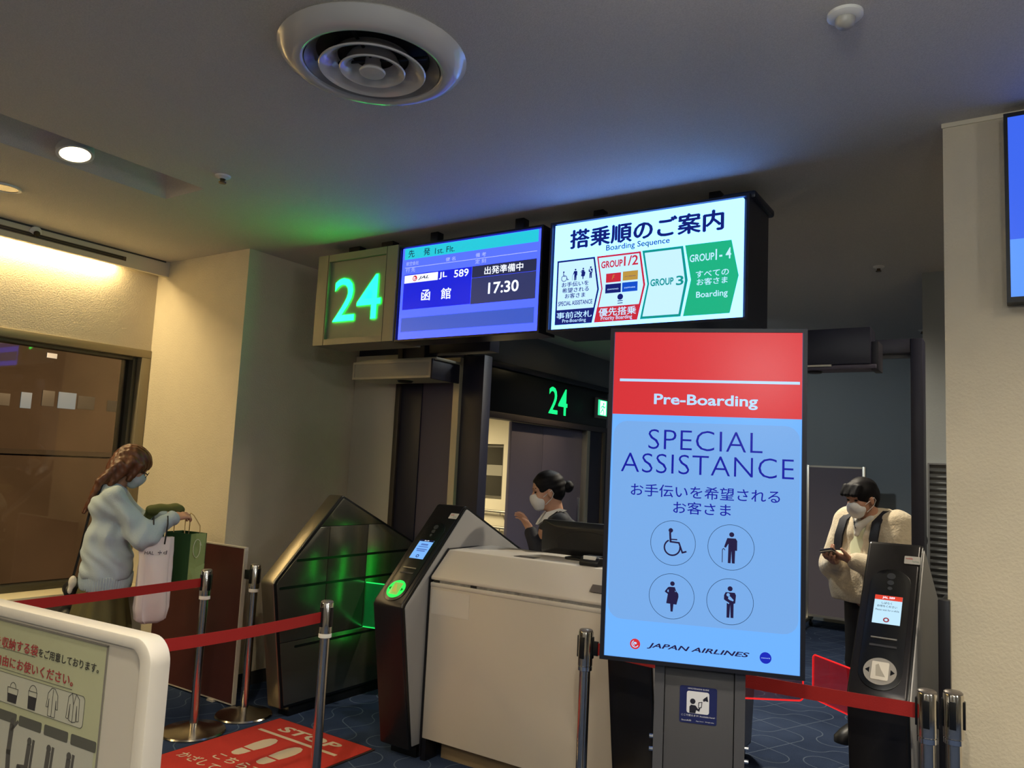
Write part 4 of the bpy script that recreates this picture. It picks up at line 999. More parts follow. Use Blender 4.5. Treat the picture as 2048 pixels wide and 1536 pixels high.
# ================================================================== BELT BARRIERS
M_BELT = mat('belt_red', (156, 22, 18), 0.7, bump=0.2, bscale=400)
def stanchion(x, y, label, belt=None, base_r=0.178, stub=None, h=0.91, lean=0.0):
    t = thing('barrier_post', label, 'barrier post', (x, y, 0), group='chrome belt barrier posts')
    obj('base', MB().lathe([(0, 0.0), (base_r, 0.0), (base_r + 0.002, 0.006), (base_r - 0.004, 0.014), (0.035 + (base_r - 0.035) * 0.4, 0.030), (0.034, 0.052), (0.0, 0.054)], 56), mat('base_steel', (176, 168, 152), 0.2, metal=1.0, vary=0.05, vscale=12), t, smooth=35)
    obj('pole', MB().lathe([(0.024, 0.04), (0.024, h - 0.15)], 32), M_STEEL, t, smooth=60)
    obj('collar', MB().lathe([(0.024, h - 0.170), (0.031, h - 0.166), (0.031, h - 0.150), (0.026, h - 0.146)], 32), M_WHITE if stub != 'chrome' else M_CHROME, t, smooth=40)
    hd = obj('head', MB().lathe([(0.026, h - 0.150), (0.0315, h - 0.146), (0.0315, h - 0.008), (0.029, h - 0.003)], 32), M_STEEL, t, smooth=40)
    obj('cap', MB().lathe([(0.0295, h - 0.006), (0.0295, h), (0.025, h + 0.004), (0, h + 0.005)], 32), mat('cap_grey', (120, 112, 104), 0.35, metal=0.5), t, smooth=40)
    for a in range(4):
        c, s = math.cos(a * math.pi / 2), math.sin(a * math.pi / 2)
        obj('belt_clip', B((-0.010, 0.030, h - 0.115), (0.010, 0.036, h - 0.025)), M_GBK, hd, 0.001, rot=(0, 0, a * math.pi / 2))
    if belt:
        p0 = Vector((0, 0)); d = Vector((belt[0] - x, belt[1] - y)); L = d.length; d.normalize(); nn = Vector((-d.y, d.x)) * 0.0012
        n = 14; rings = []
        for i in range(n + 1):
            u = 0.034 + (L - 0.068) * i / n; sag = -0.012 * math.sin(math.pi * i / n)
            c = d * u
            rings.append([(c.x + nn.x, c.y + nn.y, h - 0.095 + sag), (c.x - nn.x, c.y - nn.y, h - 0.095 + sag), (c.x - nn.x, c.y - nn.y, h - 0.045 + sag), (c.x + nn.x, c.y + nn.y, h - 0.045 + sag)])
        obj('belt', MB().loft(rings), M_BELT, t)
        e = d * (L - 0.03)
        obj('belt_end', MB().box((-0.03, -0.006, h - 0.10), (0.004, 0.006, h - 0.04)), M_GBK, t, 0.002, loc=(e.x, e.y, 0), rot=(0, 0, math.atan2(d.y, d.x)))
    return t
sA = stanchion(-3.985, 2.872, 'belt post behind the floor mat, its red belt runs left in front of the woman', belt=(-3.96, 0.75))
sB = stanchion(-4.01, 3.238, 'belt post beside the slim steel gate, without a belt drawn out', base_r=0.168)
obj('belt_tag', B((-0.075, -0.022, 0.815), (-0.03, 0.0, 0.872)), M_GBK, sB, 0.002); obj('belt_tag_label', B((-0.0765, -0.020, 0.828), (-0.0748, -0.002, 0.856)), M_WHITE, sB)
sC = stanchion(-2.795, 2.695, 'nearest of the left belt posts, standing in front of the red stop mat', belt=(-2.83, 1.62))
sD = stanchion(-1.585, 3.055, 'belt post in front of the beige counter, left of the signage screen', stub='chrome')
sE = stanchion(-0.282, 3.05, 'left one of the two chrome posts at the right wall, with red belt', belt=(-1.585, 3.055), base_r=0.042, stub='chrome')
sF = stanchion(-0.208, 3.10, 'right one of the two chrome posts beside the right wall, without belt', base_r=0.042, stub='chrome')
stanchion(-3.96, 0.75, 'belt post out to the left near the white poster board holding the rear belt', base_r=0.17)
stanchion(-2.83, 1.62, 'belt post behind the white poster board holding the front belt', base_r=0.17)

# ================================================================== FLOOR MAT
mt = thing('floor_mat', 'red floor mat with white STOP lettering and footprints', 'mat', (-3.41, 2.6, 0))
M_MAT = mat('mat_red', (186, 42, 28), 0.9, bump=0.5, bscale=500, vary=0.08, vscale=200); M_MATW = mat('mat_print', (206, 186, 158), 0.9, bump=0.4, bscale=500)
obj('border', MB().prism(rrect(-0.392, -0.98, 0.397, 0.745, 0.01), 2, 0, 0.005), mat('mat_rubber', (40, 26, 26), 0.8), mt)
mp_ = obj('pile', MB().prism(rrect(-0.380, -0.968, 0.384, 0.733, 0.008), 2, 0.004, 0.008), M_MAT, mt)
Z = 0.0086
def mm(x, y): return (x + 3.41, y - 2.6)
text('STOP', M_MATW, mp_, mm(-3.412, 3.227), .47, .085, Z, bold=.03, shear=.1, plane='xy')
obj('print_bar', MB().prism([mm(-3.732, 3.122), mm(-3.103, 3.122), mm(-3.103, 3.146), mm(-3.732, 3.146)], 2, 0.008, Z), M_MATW, mp_)
for cx in (-3.525, -3.322):
    toe = [(-0.043, 0.10), (-0.050, 0.17), (-0.048, 0.235), (-0.034, 0.272), (-0.008, 0.287), (0.020, 0.280), (0.042, 0.25), (0.052, 0.20), (0.050, 0.15), (0.040, 0.10)]
    heel = [(-0.041, 0.085), (0.038, 0.085), (0.037, 0.045), (0.028, 0.012), (0.008, 0.0), (-0.012, 0.0), (-0.032, 0.012), (-0.042, 0.045)]
    for poly in (toe, heel): obj('footprint', MB().prism([mm(cx + p[0], 2.80 + p[1]) for p in poly], 2, 0.008, Z), M_MATW, mp_)
text('こちらで', M_MATW, mp_, mm(-3.40, 2.735), .36, .07, Z, bold=.02, plane='xy'); text('かざしてください', M_MATW, mp_, mm(-3.42, 2.630), .62, .075, Z, bold=.02, plane='xy')

# ================================================================== WHITE POSTER BOARD (foreground left)
pb = thing('poster_board', 'white rounded poster board about bags in the left foreground', 'poster board', (-2.66, 1.32, 0), math.radians(4.5))
X1, ZT = 0.565, 1.048
M_BW = mat('board_white', (210, 204, 192), 0.45)
o_ = rrect(-0.75, 0.06, X1, ZT, 0.075, 8); i_ = rrect(-0.70, 0.11, X1 - 0.05, ZT - 0.035, 0.045, 8)
obj('frame', MB().frame(o_, i_, 1, -0.012, 0.055), M_BW, pb, 0.004, smooth=35)
obj('backing', MB().prism(i_, 1, -0.003, 0.045), mat('board_backing', (186, 180, 168), 0.5), pb)
obj('foot', B((-0.6, -0.2, 0), (-0.5, 0.25, 0.06)), M_BW, pb, 0.01); obj('foot', B((0.33, -0.2, 0), (0.43, 0.25, 0.06)), M_BW, pb, 0.01)
ps = obj('poster', B((-0.68, -0.0045, 0.14), (0.358, -0.003, 1.003)), mat('poster_sage', (168, 170, 138), 0.3, vary=0.05, vscale=3), pb)
obj('sleeve_edge', MB().box((0.352, -0.0065, 0.14), (0.3585, -0.004, 1.003)).box((-0.68, -0.0065, 0.998), (0.3585, -0.004, 1.004)), mat('sleeve_clear', (120, 116, 108), 0.15), pb)
PR = mat('poster_red', (158, 52, 56), 0.5); PK = mat('poster_black', (46, 44, 46), 0.5); PG = mat('poster_pale', (176, 176, 160), 0.4); PD = mat('poster_line', (88, 88, 78), 0.5)
def pq(x, z): return (x + 2.66, 1.6 + (z - 1.6) * (1 - 0.0 * x) )
text('お手荷物を収納する袋', PR, ps, (-0.206, 0.932), .418, .036, -0.0056, bold=.016); text('をご用意しております。', PK, ps, (0.165, 0.930), .315, .028, -0.0056, bold=.012)
text('ご自由にお使いください。', PR, ps, (-0.035, 0.874), .475, .036, -0.0056, bold=.016)
obj('rule_line', MB().box((-0.66, -0.0054, 0.911), (-0.01, -0.0046, 0.9125)).box((-0.28, -0.0054, 0.847), (0.20, -0.0046, 0.8485)), PD, ps)
fpn = obj('picture_field', MB().prism(rrect(-0.66, 0.745, 0.270, 0.838, 0.014), 1, -0.0052, -0.0046), PG, ps)
obj('field_outline', MB().frame(rrect(-0.661, 0.744, 0.271, 0.839, 0.014), rrect(-0.6595, 0.7455, 0.2695, 0.8375, 0.014), 1, -0.0056, -0.0046), PD, ps)
def line_pic(pts_list, fills, c, s):
    mb = MB()
    for pts in pts_list: strokes(mb, [(c[0] + s * a, c[1] + s * b) for a, b in pts], 0.0016, 1, -0.0060, -0.0056)
    for f in fills: mb.prism([(c[0] + s * a, c[1] + s * b) for a, b in f], 1, -0.0059, -0.0055)
    obj('line_drawing', mb, PK, ps)
arc = lambda cx, cy, r, a, b, n=8: circ(cx, cy, r, n, math.radians(a), math.radians(b))
line_pic([[(-.3, -.5), (.1, 0), (.25, .4), (0, .5), (-.15, .3), (.05, .0), (.3, -.4), (.1, -.5), (-.1, -.2)], [(-.3, -.5), (-.45, -.3), (-.1, -.0)]], [], (-0.225, 0.790), 0.075)
line_pic([[(-.4, .1), (.4, .1), (.32, -.5), (-.32, -.5), (-.4, .1)], arc(0, .12, .22, 0, 180)], [[(-.37, -.15), (.37, -.15), (.32, -.5), (-.32, -.5)]], (-0.112, 0.790), 0.075)
line_pic([[(-.3, .2), (.3, .2), (.25, -.5), (-.25, -.5), (-.3, .2)], arc(0, .2, .26, 0, 180)], [[(-.3, .0), (.3, .0), (.25, -.5), (-.25, -.5)]], (0.0, 0.790), 0.078)
line_pic([[(-.1, .5), (.1, .5), (.3, .3), (.36, -.2), (.25, -.2), (.22, .1), (.22, -.5), (-.22, -.5), (-.22, .1), (-.25, -.2), (-.36, -.2), (-.3, .3), (-.1, .5)], [(0, .45), (0, -.5)]], [], (0.108, 0.792), 0.085)
line_pic([[(-.12, .5), (.12, .5), (.32, .35), (.38, -.4), (.25, -.42), (.2, .1), (.2, -.45), (0, -.5), (-.2, -.45), (-.2, .1), (-.25, -.42), (-.38, -.4), (-.32, .35), (-.12, .5)], [(-.12, .5), (0, .1), (.12, .5)], [(0, .1), (0, -.5)]], [], (0.217, 0.796), 0.085)
obj('picture_field', MB().prism([(-0.68, 0.40), (0.336, 0.40), (0.336, 0.700), (-0.68, 0.700)], 1, -0.0052, -0.0046), mat('poster_cabin', (170, 170, 158), 0.4), ps)
mb = MB()
for k in range(7):
    x = -0.62 + k * 0.14
    mb.prism(rrect(x, 0.690, x + 0.125, 0.722, 0.006), 1, -0.0056, -0.005)
obj('locker_row', mb, mat('poster_locker', (84, 84, 76), 0.4), ps)
for k, x in enumerate((-0.5, -0.355, -0.21, -0.095, 0.01, 0.115, 0.22)):
    mb = MB(); st = k in (1, 3)
    z = 0.62 if not st else 0.66
    mb.prism(circ(x, z + 0.035, 0.012, 12), 1, -0.0058, -0.0052)
    if st: strokes(mb, [(x, z + 0.02), (x - 0.004, z - 0.06), (x + 0.004, z - 0.15)], 0.024, 1, -0.0058, -0.0052); strokes(mb, [(x, z + 0.01), (x + 0.03, z + 0.04)], 0.010, 1, -0.0058, -0.0052)
    else:
        strokes(mb, [(x, z + 0.02), (x - 0.006, z - 0.05), (x - 0.045, z - 0.055), (x - 0.05, z - 0.13)], 0.022, 1, -0.0058, -0.0052)
        strokes(mb, [(x + 0.022, z + 0.04), (x + 0.014, z - 0.07), (x - 0.03, z - 0.085)], 0.012, 1, -0.0058, -0.0052)
    obj('figure_drawing', mb, mat('poster_figure', (78, 76, 72), 0.5), ps)
    if not st: obj('figure_drawing', MB().prism([(x - 0.05, z - 0.09), (x - 0.01, z - 0.09), (x - 0.01, z - 0.06), (x - 0.05, z - 0.06)], 1, -0.0062, -0.0057), PR if k in (2, 4) else PD, ps)
crane(ps, (-0.2, 0.47), 0.02, -0.006, PR, PG); text('JAPAN AIRLINES', PK, ps, (-0.06, 0.468), .2, .018, -0.006, shear=.3, bold=.02)

# ================================================================== BROWN BOARD BY THE PILLAR
bb = thing('brown_board', 'dark brown panel board with white edges standing against the pillar', 'board', (-4.66, 3.295, 0))
obj('panel', B((-0.46, -0.012, 0.02), (0.47, 0.012, 0.985)), mat('board_brown', (84, 46, 40), 0.3, spec=0.4), bb)
M_BE = mat('board_edge_white', (200, 192, 176), 0.5)
obj('edge_strip', B((-0.46, -0.014, 0.985), (0.478, 0.014, 0.993)), M_BE, bb); obj('edge_strip', B((0.47, -0.014, 0.012), (0.478, 0.014, 0.985)), M_BE, bb); obj('edge_strip', B((-0.46, -0.014, 0.012), (0.47, 0.014, 0.02)), M_BE, bb)
obj('support_foot', B((-0.3, -0.03, 0), (-0.24, 0.055, 0.012)), M_BE, bb); obj('support_foot', B((0.24, -0.03, 0), (0.3, 0.055, 0.012)), M_BE, bb)

# ================================================================== MOBILE PARTITION IN THE BACK
mp2 = thing('mobile_partition', 'grey wheeled partition board standing in the dim passage behind the man', 'partition', (-1.70, 9.0, 0))
obj('panel', B((-0.27, -0.015, 0.16), (0.28, 0.015, 1.745)), mat('partition_grey', (112, 104, 112), 0.8), mp2)
for x in (-0.285, 0.29): obj('upright', MB().box((x - 0.017, -0.02, 0.12), (x + 0.017, 0.02, 1.77)), M_ALU, mp2, 0.003)
obj('rail', B((-0.268, -0.018, 1.745), (0.273, 0.018, 1.765)), M_ALU, mp2); obj('rail', B((-0.268, -0.018, 0.135), (0.273, 0.018, 0.16)), M_ALU, mp2)
for x in (-0.285, 0.29):
    obj('foot_bar', B((x - 0.02, -0.22, 0.08), (x + 0.02, 0.22, 0.12)), M_ALU, mp2, 0.004)
    for y in (-0.19, 0.19):
        wv = obj('caster', MB().lathe([(0.0, -0.014), (0.036, -0.014), (0.039, 0), (0.036, 0.014), (0.0, 0.014)], 20), M_BLACK, mp2, smooth=40, loc=(x, y, 0.039), rot=(0, math.pi / 2, 0))
        obj('caster_fork', B((x - 0.022, y - 0.02, 0.039), (x + 0.022, y + 0.02, 0.082)), M_CHROME, mp2, 0.004)
# ================================================================== PEOPLE
M_SKIN = mat('skin', (196, 148, 122), 0.55, vary=0.04, vscale=30); M_SKIN2 = mat('skin_tan', (182, 134, 108), 0.55, vary=0.04, vscale=30)
M_MASK = mat('mask_white', (226, 224, 222), 0.7, bump=0.15, bscale=120)
M_HAIRK = mat('hair_black', (15, 13, 17), 0.6, spec=0.2, vary=0.4, vscale=20, stretch=(1, 1, 0.1)); M_HAIRB = mat('hair_brown', (96, 56, 32), 0.4, vary=0.35, vscale=60, stretch=(1, 1, 0.12))
M_EYE = mat('eye_dark', (22, 16, 14), 0.2)

def Rz(a): c, s = math.cos(a), math.sin(a); return np.array([[c, -s, 0], [s, c, 0], [0, 0, 1.0]])
def Ry(a): c, s = math.cos(a), math.sin(a); return np.array([[c, 0, s], [0, 1, 0], [-s, 0, c]])   # positive pitches the face down
class Head:
    def __init__(s, c, pitch=0, yaw=0, k=1.0): s.c = np.array(c, float); s.R = Rz(yaw) @ Ry(pitch); s.k = k
    def p(s, *v): return s.c + s.R @ (np.array(v, float) * s.k)
    def e(s, c, r, k=0.012, op='+'): return ell_(s.p(*c), np.array(r) * s.k, k, op, s.R)
    def cp(s, a, b, ra, rb=None, k=0.01, op='+'): return cap_(s.p(*a), s.p(*b), ra * s.k, None if rb is None else rb * s.k, k, op)
    def prims(s):
        L = [s.e((-0.012, 0, 0.028), (0.096, 0.074, 0.088)), s.e((0.022, 0, -0.032), (0.066, 0.060, 0.078), 0.02), s.e((0.052, 0, -0.092), (0.028, 0.030, 0.020), 0.02),
             s.cp((0.082, 0, 0.004), (0.100, 0, -0.026), 0.007, 0.012, 0.012), s.cp((0.074, -0.034, 0.024), (0.074, 0.034, 0.024), 0.012, None, 0.012),
             s.e((0.080, 0, -0.062), (0.012, 0.024, 0.010), 0.008), s.e((0.060, 0.036, -0.03), (0.02, 0.02, 0.02), 0.02), s.e((0.060, -0.036, -0.03), (0.02, 0.02, 0.02), 0.02)]
        for y in (-1, 1):
            L += [s.e((-0.002, y * 0.076, -0.012), (0.018, 0.010, 0.030), 0.006)]
            L += [s.e((0.092, y * 0.031, 0.006), (0.016, 0.016, 0.010), 0.008, '-')]
        return L

def hand_prims(w, d, n, curl=0.6, thumb=1, k=1.0, spread=0.12):
    """w wrist, d pointing direction, n palm normal (fingers curl towards n), thumb side sign"""
    w, d, n = (np.array(v, float) for v in (w, d, n)); d = d / np.linalg.norm(d); n = n - d * (n @ d); n = n / np.linalg.norm(n); s = np.cross(d, n) * thumb
    L = [cap_(w - d * 0.02, w + d * 0.02, 0.024 * k, 0.024 * k, 0.015)]
    for o in (-0.026, -0.009, 0.009, 0.026): L.append(cap_(w + d * 0.015 * k + s * o * 0.6 * k, w + d * 0.082 * k + s * o * k, 0.0145 * k, 0.0115 * k, 0.010))
    for j, (o, ln) in enumerate(((0.028, 0.066), (0.0095, 0.075), (-0.0095, 0.070), (-0.028, 0.054))):
        p = w + d * 0.084 * k + s * o * k; a = curl * 0.55; dd = d + s * spread * o / 0.028
        for q, r in ((0.42, 0.0092), (0.33, 0.0084), (0.25, 0.0075)):
            v = dd * math.cos(a) + n * math.sin(a); v = v / np.linalg.norm(v); e = p + v * ln * q * k
            L.append(cap_(p, e, r * k, r * 0.94 * k, 0.003)); p = e; a += curl
    b = w + d * 0.028 * k + s * 0.026 * k; v = d * 0.7 + s * 0.55 + n * 0.35; v = v / np.linalg.norm(v); m_ = b + v * 0.036 * k; v2 = d * 0.85 + s * 0.1 + n * 0.5; v2 = v2 / np.linalg.norm(v2)
    L += [cap_(b, m_, 0.0135 * k, 0.0105 * k, 0.010), cap_(m_, m_ + v2 * 0.032 * k, 0.0102 * k, 0.0085 * k, 0.004)]
    return L

def limb(pts, rs, k=0.02): return [cap_(pts[i], pts[i + 1], rs[i], rs[i + 1], k) for i in range(len(pts) - 1)]
def part(t, name, prims, m, h=0.008, wob=None):
    return link(name, sdf_mesh(name, prims, h, wob), m, t)
def eyes(t, H):
    for y in (-1, 1):
        link('eye', sdf_mesh('eye', [H.e((0.080, y * 0.031, 0.005), (0.0065, 0.013, 0.006), 0.002)], 0.0025), M_EYE, t)
def brows(t, H, m):
    for y in (-1, 1): part(t, 'eyebrow', [H.cp((0.084, y * 0.016, 0.028), (0.076, y * 0.046, 0.030), 0.0042, 0.003)], m, 0.0025)
def mask(t, H, m=M_MASK):
    mk = part(t, 'face_mask', [H.e((0.058, 0, -0.050), (0.056, 0.060, 0.054), 0.01), H.e((0.090, 0, -0.028), (0.024, 0.022, 0.026), 0.02), H.e((0.062, 0, -0.092), (0.034, 0.040, 0.022), 0.015), cut_(-(H.R @ np.array([1, 0, 0.0])), -((H.R @ np.array([1, 0, 0.0])) @ H.p(0.018, 0, 0))), cut_(H.R @ np.array([0.25, 0, 1.0]), (H.R @ np.array([0.25, 0, 1.0])) @ H.p(0.085, 0, -0.004))], m, 0.004)
    for y in (-1, 1):
        obj('ear_loop', MB().tube([H.p(0.040, y * 0.058, -0.030), H.p(0.012, y * 0.078, -0.010), H.p(-0.012, y * 0.088, 0.005), H.p(-0.022, y * 0.088, -0.016), H.p(-0.006, y * 0.080, -0.045), H.p(0.034, y * 0.056, -0.078)], 0.0022, 6), m, mk, smooth=60)
def hair_wob(ax_scale=70.0, amp=0.0025): return lambda X, Y, Z: amp * np.sin(X * ax_scale + 3 * np.sin(Y * 31)) * np.sin(Y * ax_scale * 1.1 + 2.0 * np.sin(X * 27)) + 0 * Z

# ---------------------------------------------------------------- woman with shopping bags
TH1 = math.radians(58); W0 = Vector((-4.637, 2.592, 0))
wm = thing('person', 'person in pale blue sweater and olive skirt packing shopping bags by the window', 'person', W0, TH1)
H = Head((0.125, 0.0, 1.485), math.radians(32), 0)
sh_r, el_r, wr_r = (0.055, -0.165, 1.300), (0.225, -0.215, 1.085), (0.375, -0.135, 1.180)
sh_l, el_l, wr_l = (0.055, 0.165, 1.300), (0.215, 0.195, 1.100), (0.345, 0.050, 1.185)
body = H.prims() + [cap_(H.p(-0.025, 0, -0.06), (0.035, 0, 1.30), 0.046, 0.048, 0.02)]
body += [cap_((0.03, -0.06, 1.22), (0.03, 0.06, 1.22), 0.085, None, 0.03), cap_((0.02, -0.05, 1.05), (0.02, 0.05, 1.05), 0.10, None, 0.06), cap_((0.03, -0.07, 0.90), (0.03, 0.07, 0.90), 0.10, None, 0.06)]
for sh, el, wr in ((sh_r, el_r, wr_r), (sh_l, el_l, wr_l)): body += limb([sh, el, wr], [0.034, 0.034, 0.026], 0.02)
body += hand_prims(wr_r, (0.9, 0.35, 0.25), (0.1, 0.5, -0.85), 0.75, 1, 0.95) + hand_prims(wr_l, (0.92, -0.25, 0.1), (0.2, -0.4, -0.9), 0.55, -1, 0.95)
for y in (-1, 1): body += limb([(0.03, y * 0.085, 0.86), (0.02, y * 0.085, 0.47), (-0.01, y * 0.085, 0.08)], [0.085, 0.058, 0.040], 0.03) + [cap_((-0.02, y * 0.085, 0.04), (0.14, y * 0.09, 0.03), 0.034, 0.028, 0.02)]
part(wm, 'body', body, M_SKIN, 0.006)
eyes(wm, H); mask(wm, H, mat('mask_pale_blue', (196, 206, 210), 0.7, bump=0.15, bscale=120))
M_SW = mat('sweater_pale_blue', (176, 192, 200), 0.9, bump=0.5, bscale=180, sheen=0.2)
sw = [cap_((0.02, -0.10, 1.240), (0.02, 0.10, 1.240), 0.098, None, 0.05), cap_((0.03, -0.10, 1.05), (0.03, 0.10, 1.05), 0.122, None, 0.08), cap_((0.045, -0.10, 0.89), (0.045, 0.10, 0.89), 0.140, None, 0.08), cap_((0.035, -0.02, 1.325), (0.035, 0.02, 1.325), 0.075, None, 0.03)]
for sh, el, wr in ((sh_r, el_r, wr_r), (sh_l, el_l, wr_l)): sw += limb([sh, tuple(np.array(el) + (0, 0, -0.012)), tuple(np.array(wr) * 0.97 + np.array(el) * 0.03)], [0.064, 0.064, 0.044], 0.05)
sw += [cut_((0, 0, -1), -0.83), ell_(H.p(0.0, 0, -0.10), (0.06, 0.06, 0.07), 0.01, '-')]
def fold(X, Y, Z): return 0.008 * np.sin(34 * Z + 26 * X + 2 * np.sin(9 * Y)) * np.sin(21 * X - 15 * Z + 8 * Y) + 0.004 * np.sin(70 * X + 30 * Z + 3 * np.sin(20 * Z))
part(wm, 'sweater', sw, M_SW, 0.008, fold)
def ring(cx, cy, z, rx, ry, n, fn=lambda a: 0.0): return [(cx + (rx + fn(a)) * math.cos(a), cy + (ry + fn(a)) * math.sin(a), z) for a in [2 * math.pi * i / n for i in range(n)]]
rib = lambda a: 0.0035 * math.cos(64 * a)
obj('ribbed_hem', MB().loft([ring(0.045, 0, z, 0.142 + d, 0.236 + d, 256, rib) for z, d in ((0.845, 0.002), (0.83, 0.003), (0.80, 0.002), (0.765, -0.002), (0.758, -0.008))]), M_SW, wm, smooth=60)
for el, wr in ((el_r, wr_r), (el_l, wr_l)):
    a, b = np.array(el), np.array(wr); d = (b - a) / np.linalg.norm(b - a)
    obj('ribbed_cuff', MB().tube([b - d * 0.075, b - d * 0.07, b - d * 0.02, b - d * 0.008, b + d * 0.002], [0.044, 0.048, 0.042, 0.039, 0.034], 28), M_SW, wm, smooth=60)
sk = lambda amp: (lambda a: amp * math.cos(11 * a + 0.6 * math.sin(3 * a)))
obj('skirt', MB().loft([ring(0.03, 0, z, rx, ry, 132, sk(am)) for z, rx, ry, am in ((0.84, 0.115, 0.205, 0.0), (0.76, 0.128, 0.215, 0.004), (0.55, 0.165, 0.25, 0.012), (0.35, 0.19, 0.28, 0.018), (0.17, 0.21, 0.30, 0.024))]), mat('skirt_olive', (88, 82, 44), 0.75, bump=0.2, bscale=200, vary=0.08), wm, smooth=60)
for y in (-1, 1):
    obj('shoe', MB().loft([[(x * sx + (-0.03 if k == 0 else 0), yy * sx + y * 0.087, z) for x, yy in rrect(-0.06, -0.045, 0.19, 0.045, 0.04, 4)] for k, (z, sx) in enumerate(((0.0, 1.0), (0.03, 1.0), (0.06, 0.8), (0.09, 0.5)))]), M_BLACK, wm, smooth=50)
hr1 = [H.e((-0.014, 0, 0.034), (0.110, 0.088, 0.096), 0.01), H.e((-0.050, 0, -0.03), (0.075, 0.084, 0.10), 0.03)]
for i_h, y in enumerate((-0.070, -0.048, -0.024, 0.0, 0.024, 0.048, 0.070)):
    hr1 += [cap_(H.p(-0.055, y, -0.02), H.p(-0.085, y * 1.15, -0.17), 0.034, 0.024, 0.015), cap_(H.p(-0.085, y * 1.15, -0.17), (-0.100 - 0.006 * (i_h % 3), y * 1.25, 1.20 + 0.02 * (i_h % 2)), 0.022, 0.006, 0.006)]
for y in (-1, 1): hr1 += [cap_(H.p(0.040, y * 0.070, 0.03), H.p(0.035, y * 0.074, -0.075), 0.024, 0.016, 0.02), cap_(H.p(-0.01, y * 0.076, 0.02), H.p(-0.03, y * 0.080, -0.15), 0.032, 0.018, 0.02)]
hr1 += [H.e((0.118, 0, -0.035), (0.055, 0.056, 0.085), 0.01, '-')]
part(wm, 'hair', hr1, M_HAIRB, 0.0045, lambda X, Y, Z: 0.0016 * np.sin(260 * Y + 40 * (X + Z)) + 0.0012 * np.sin(170 * X + 90 * Z + 2 * np.sin(60 * Y)))
gl_ = MB()
for y in (-1, 1):
    gl_.tube([H.p(0.104, y * 0.033 + 0.022 * math.cos(t), 0.002 + 0.018 * math.sin(t)) for t in [2 * math.pi * k / 16 for k in range(17)]], 0.0018, 6)
    gl_.tube([H.p(0.102, y * 0.055, 0.006), H.p(0.06, y * 0.074, 0.010), H.p(0.0, y * 0.082, 0.006)], 0.0018, 6)
obj('glasses', gl_, M_BLACK, wm, smooth=60)

def L2W(p): return W0 + Matrix.Rotation(TH1, 3, 'Z') @ Vector(p)
# white plastic bag on her forearm
wp = L2W((0.305, -0.19, 0.0))
wb_ = thing('plastic_bag', 'long white plastic shopping bag hanging from the sweater forearm', 'bag', (wp.x, wp.y, 0.575), TH1 + 0.25)
M_PL = mat('bag_white_plastic', (226, 216, 216), 0.32, bump=0.3, bscale=18)
def bag_ring(z, rx, ry, tw, cr): return [((rx + cr * math.cos(7 * a + tw)) * math.copysign(abs(math.cos(a)) ** 0.55, math.cos(a)) , (ry + cr * math.sin(5 * a + tw * 2)) * math.copysign(abs(math.sin(a)) ** 0.7, math.sin(a)), z) for a in [2 * math.pi * i / 72 for i in range(72)]]
obj('sack', MB().loft([bag_ring(*q) for q in ((0.0, 0.045, 0.02, 0, 0.004), (0.022, 0.078, 0.044, 0.2, 0.010), (0.09, 0.088, 0.056, 0.7, 0.012), (0.20, 0.084, 0.054, 1.1, 0.013), (0.32, 0.086, 0.050, 1.5, 0.012), (0.42, 0.092, 0.042, 2.9, 0.007), (0.50, 0.092, 0.030, 3.2, 0.005))]), M_PL, wb_, smooth=70)
for x in (-0.045, 0.035):
    obj('handle', MB().tube([(x, -0.03, 0.46), (x + 0.002, -0.032, 0.50), (x + 0.008, -0.030, 0.58), (x + 0.012, 0.0, 0.622), (x + 0.010, 0.035, 0.58), (x + 0.004, 0.030, 0.49)], 0.0045, 8), M_BLACK, wb_, smooth=60)
for s, x, wd, h in (('HAL', -0.052, 0.052, 0.020), ('÷', 0.006, 0.022, 0.022), ('d', 0.036, 0.020, 0.022)):
    text(s, mat('bag_print', (50, 46, 48), 0.6), wb_, (x, 0.415), wd, h, -0.0545, rot=-0.08)
# green paper bag held by the handles
gp = L2W((0.485, -0.055, 0.0))
gb = thing('paper_bag', 'green paper shopping bag with pale side and white swirl held in the hand', 'bag', (gp.x, gp.y, 0.765), TH1 - math.radians(52))
M_GD = mat('bag_green_dark', (40, 78, 40), 0.6); M_GL = mat('bag_green_pale', (138, 156, 96), 0.6)
z1 = 0.325
obj('front_side', MB().box((-0.135, -0.062, 0), (0.085, -0.058, z1)).box((-0.135, -0.062, 0), (-0.131, 0.062, z1)).box((-0.135, 0.058, 0), (0.085, 0.062, z1)).box((-0.135, -0.06, 0), (0.085, 0.06, 0.004)), M_GD, gb)
gs = obj('gusset', MB().add([(0.085, -0.062, 0), (0.105, 0.0, 0), (0.085, 0.062, 0), (0.085, -0.062, 0.14), (0.083, 0.0, 0.12), (0.085, 0.062, 0.14), (0.085, -0.062, z1), (0.062, 0.0, z1), (0.085, 0.062, z1), (0.083, -0.060, 0), (0.103, 0.0, 0), (0.083, 0.060, 0), (0.083, -0.060, 0.14), (0.081, 0.0, 0.12), (0.083, 0.060, 0.14), (0.083, -0.060, z1), (0.060, 0.0, z1), (0.083, 0.060, z1)],
    [(0, 1, 4, 3), (1, 2, 5, 4), (3, 4, 7, 6), (4, 5, 8, 7), (12, 13, 10, 9), (13, 14, 11, 10), (15, 16, 13, 12), (16, 17, 14, 13), (6, 7, 16, 15), (7, 8, 17, 16), (0, 9, 10, 1), (1, 10, 11, 2), (0, 3, 12, 9), (3, 6, 15, 12), (2, 11, 14, 5), (5, 14, 17, 8)]), M_GL, gb)
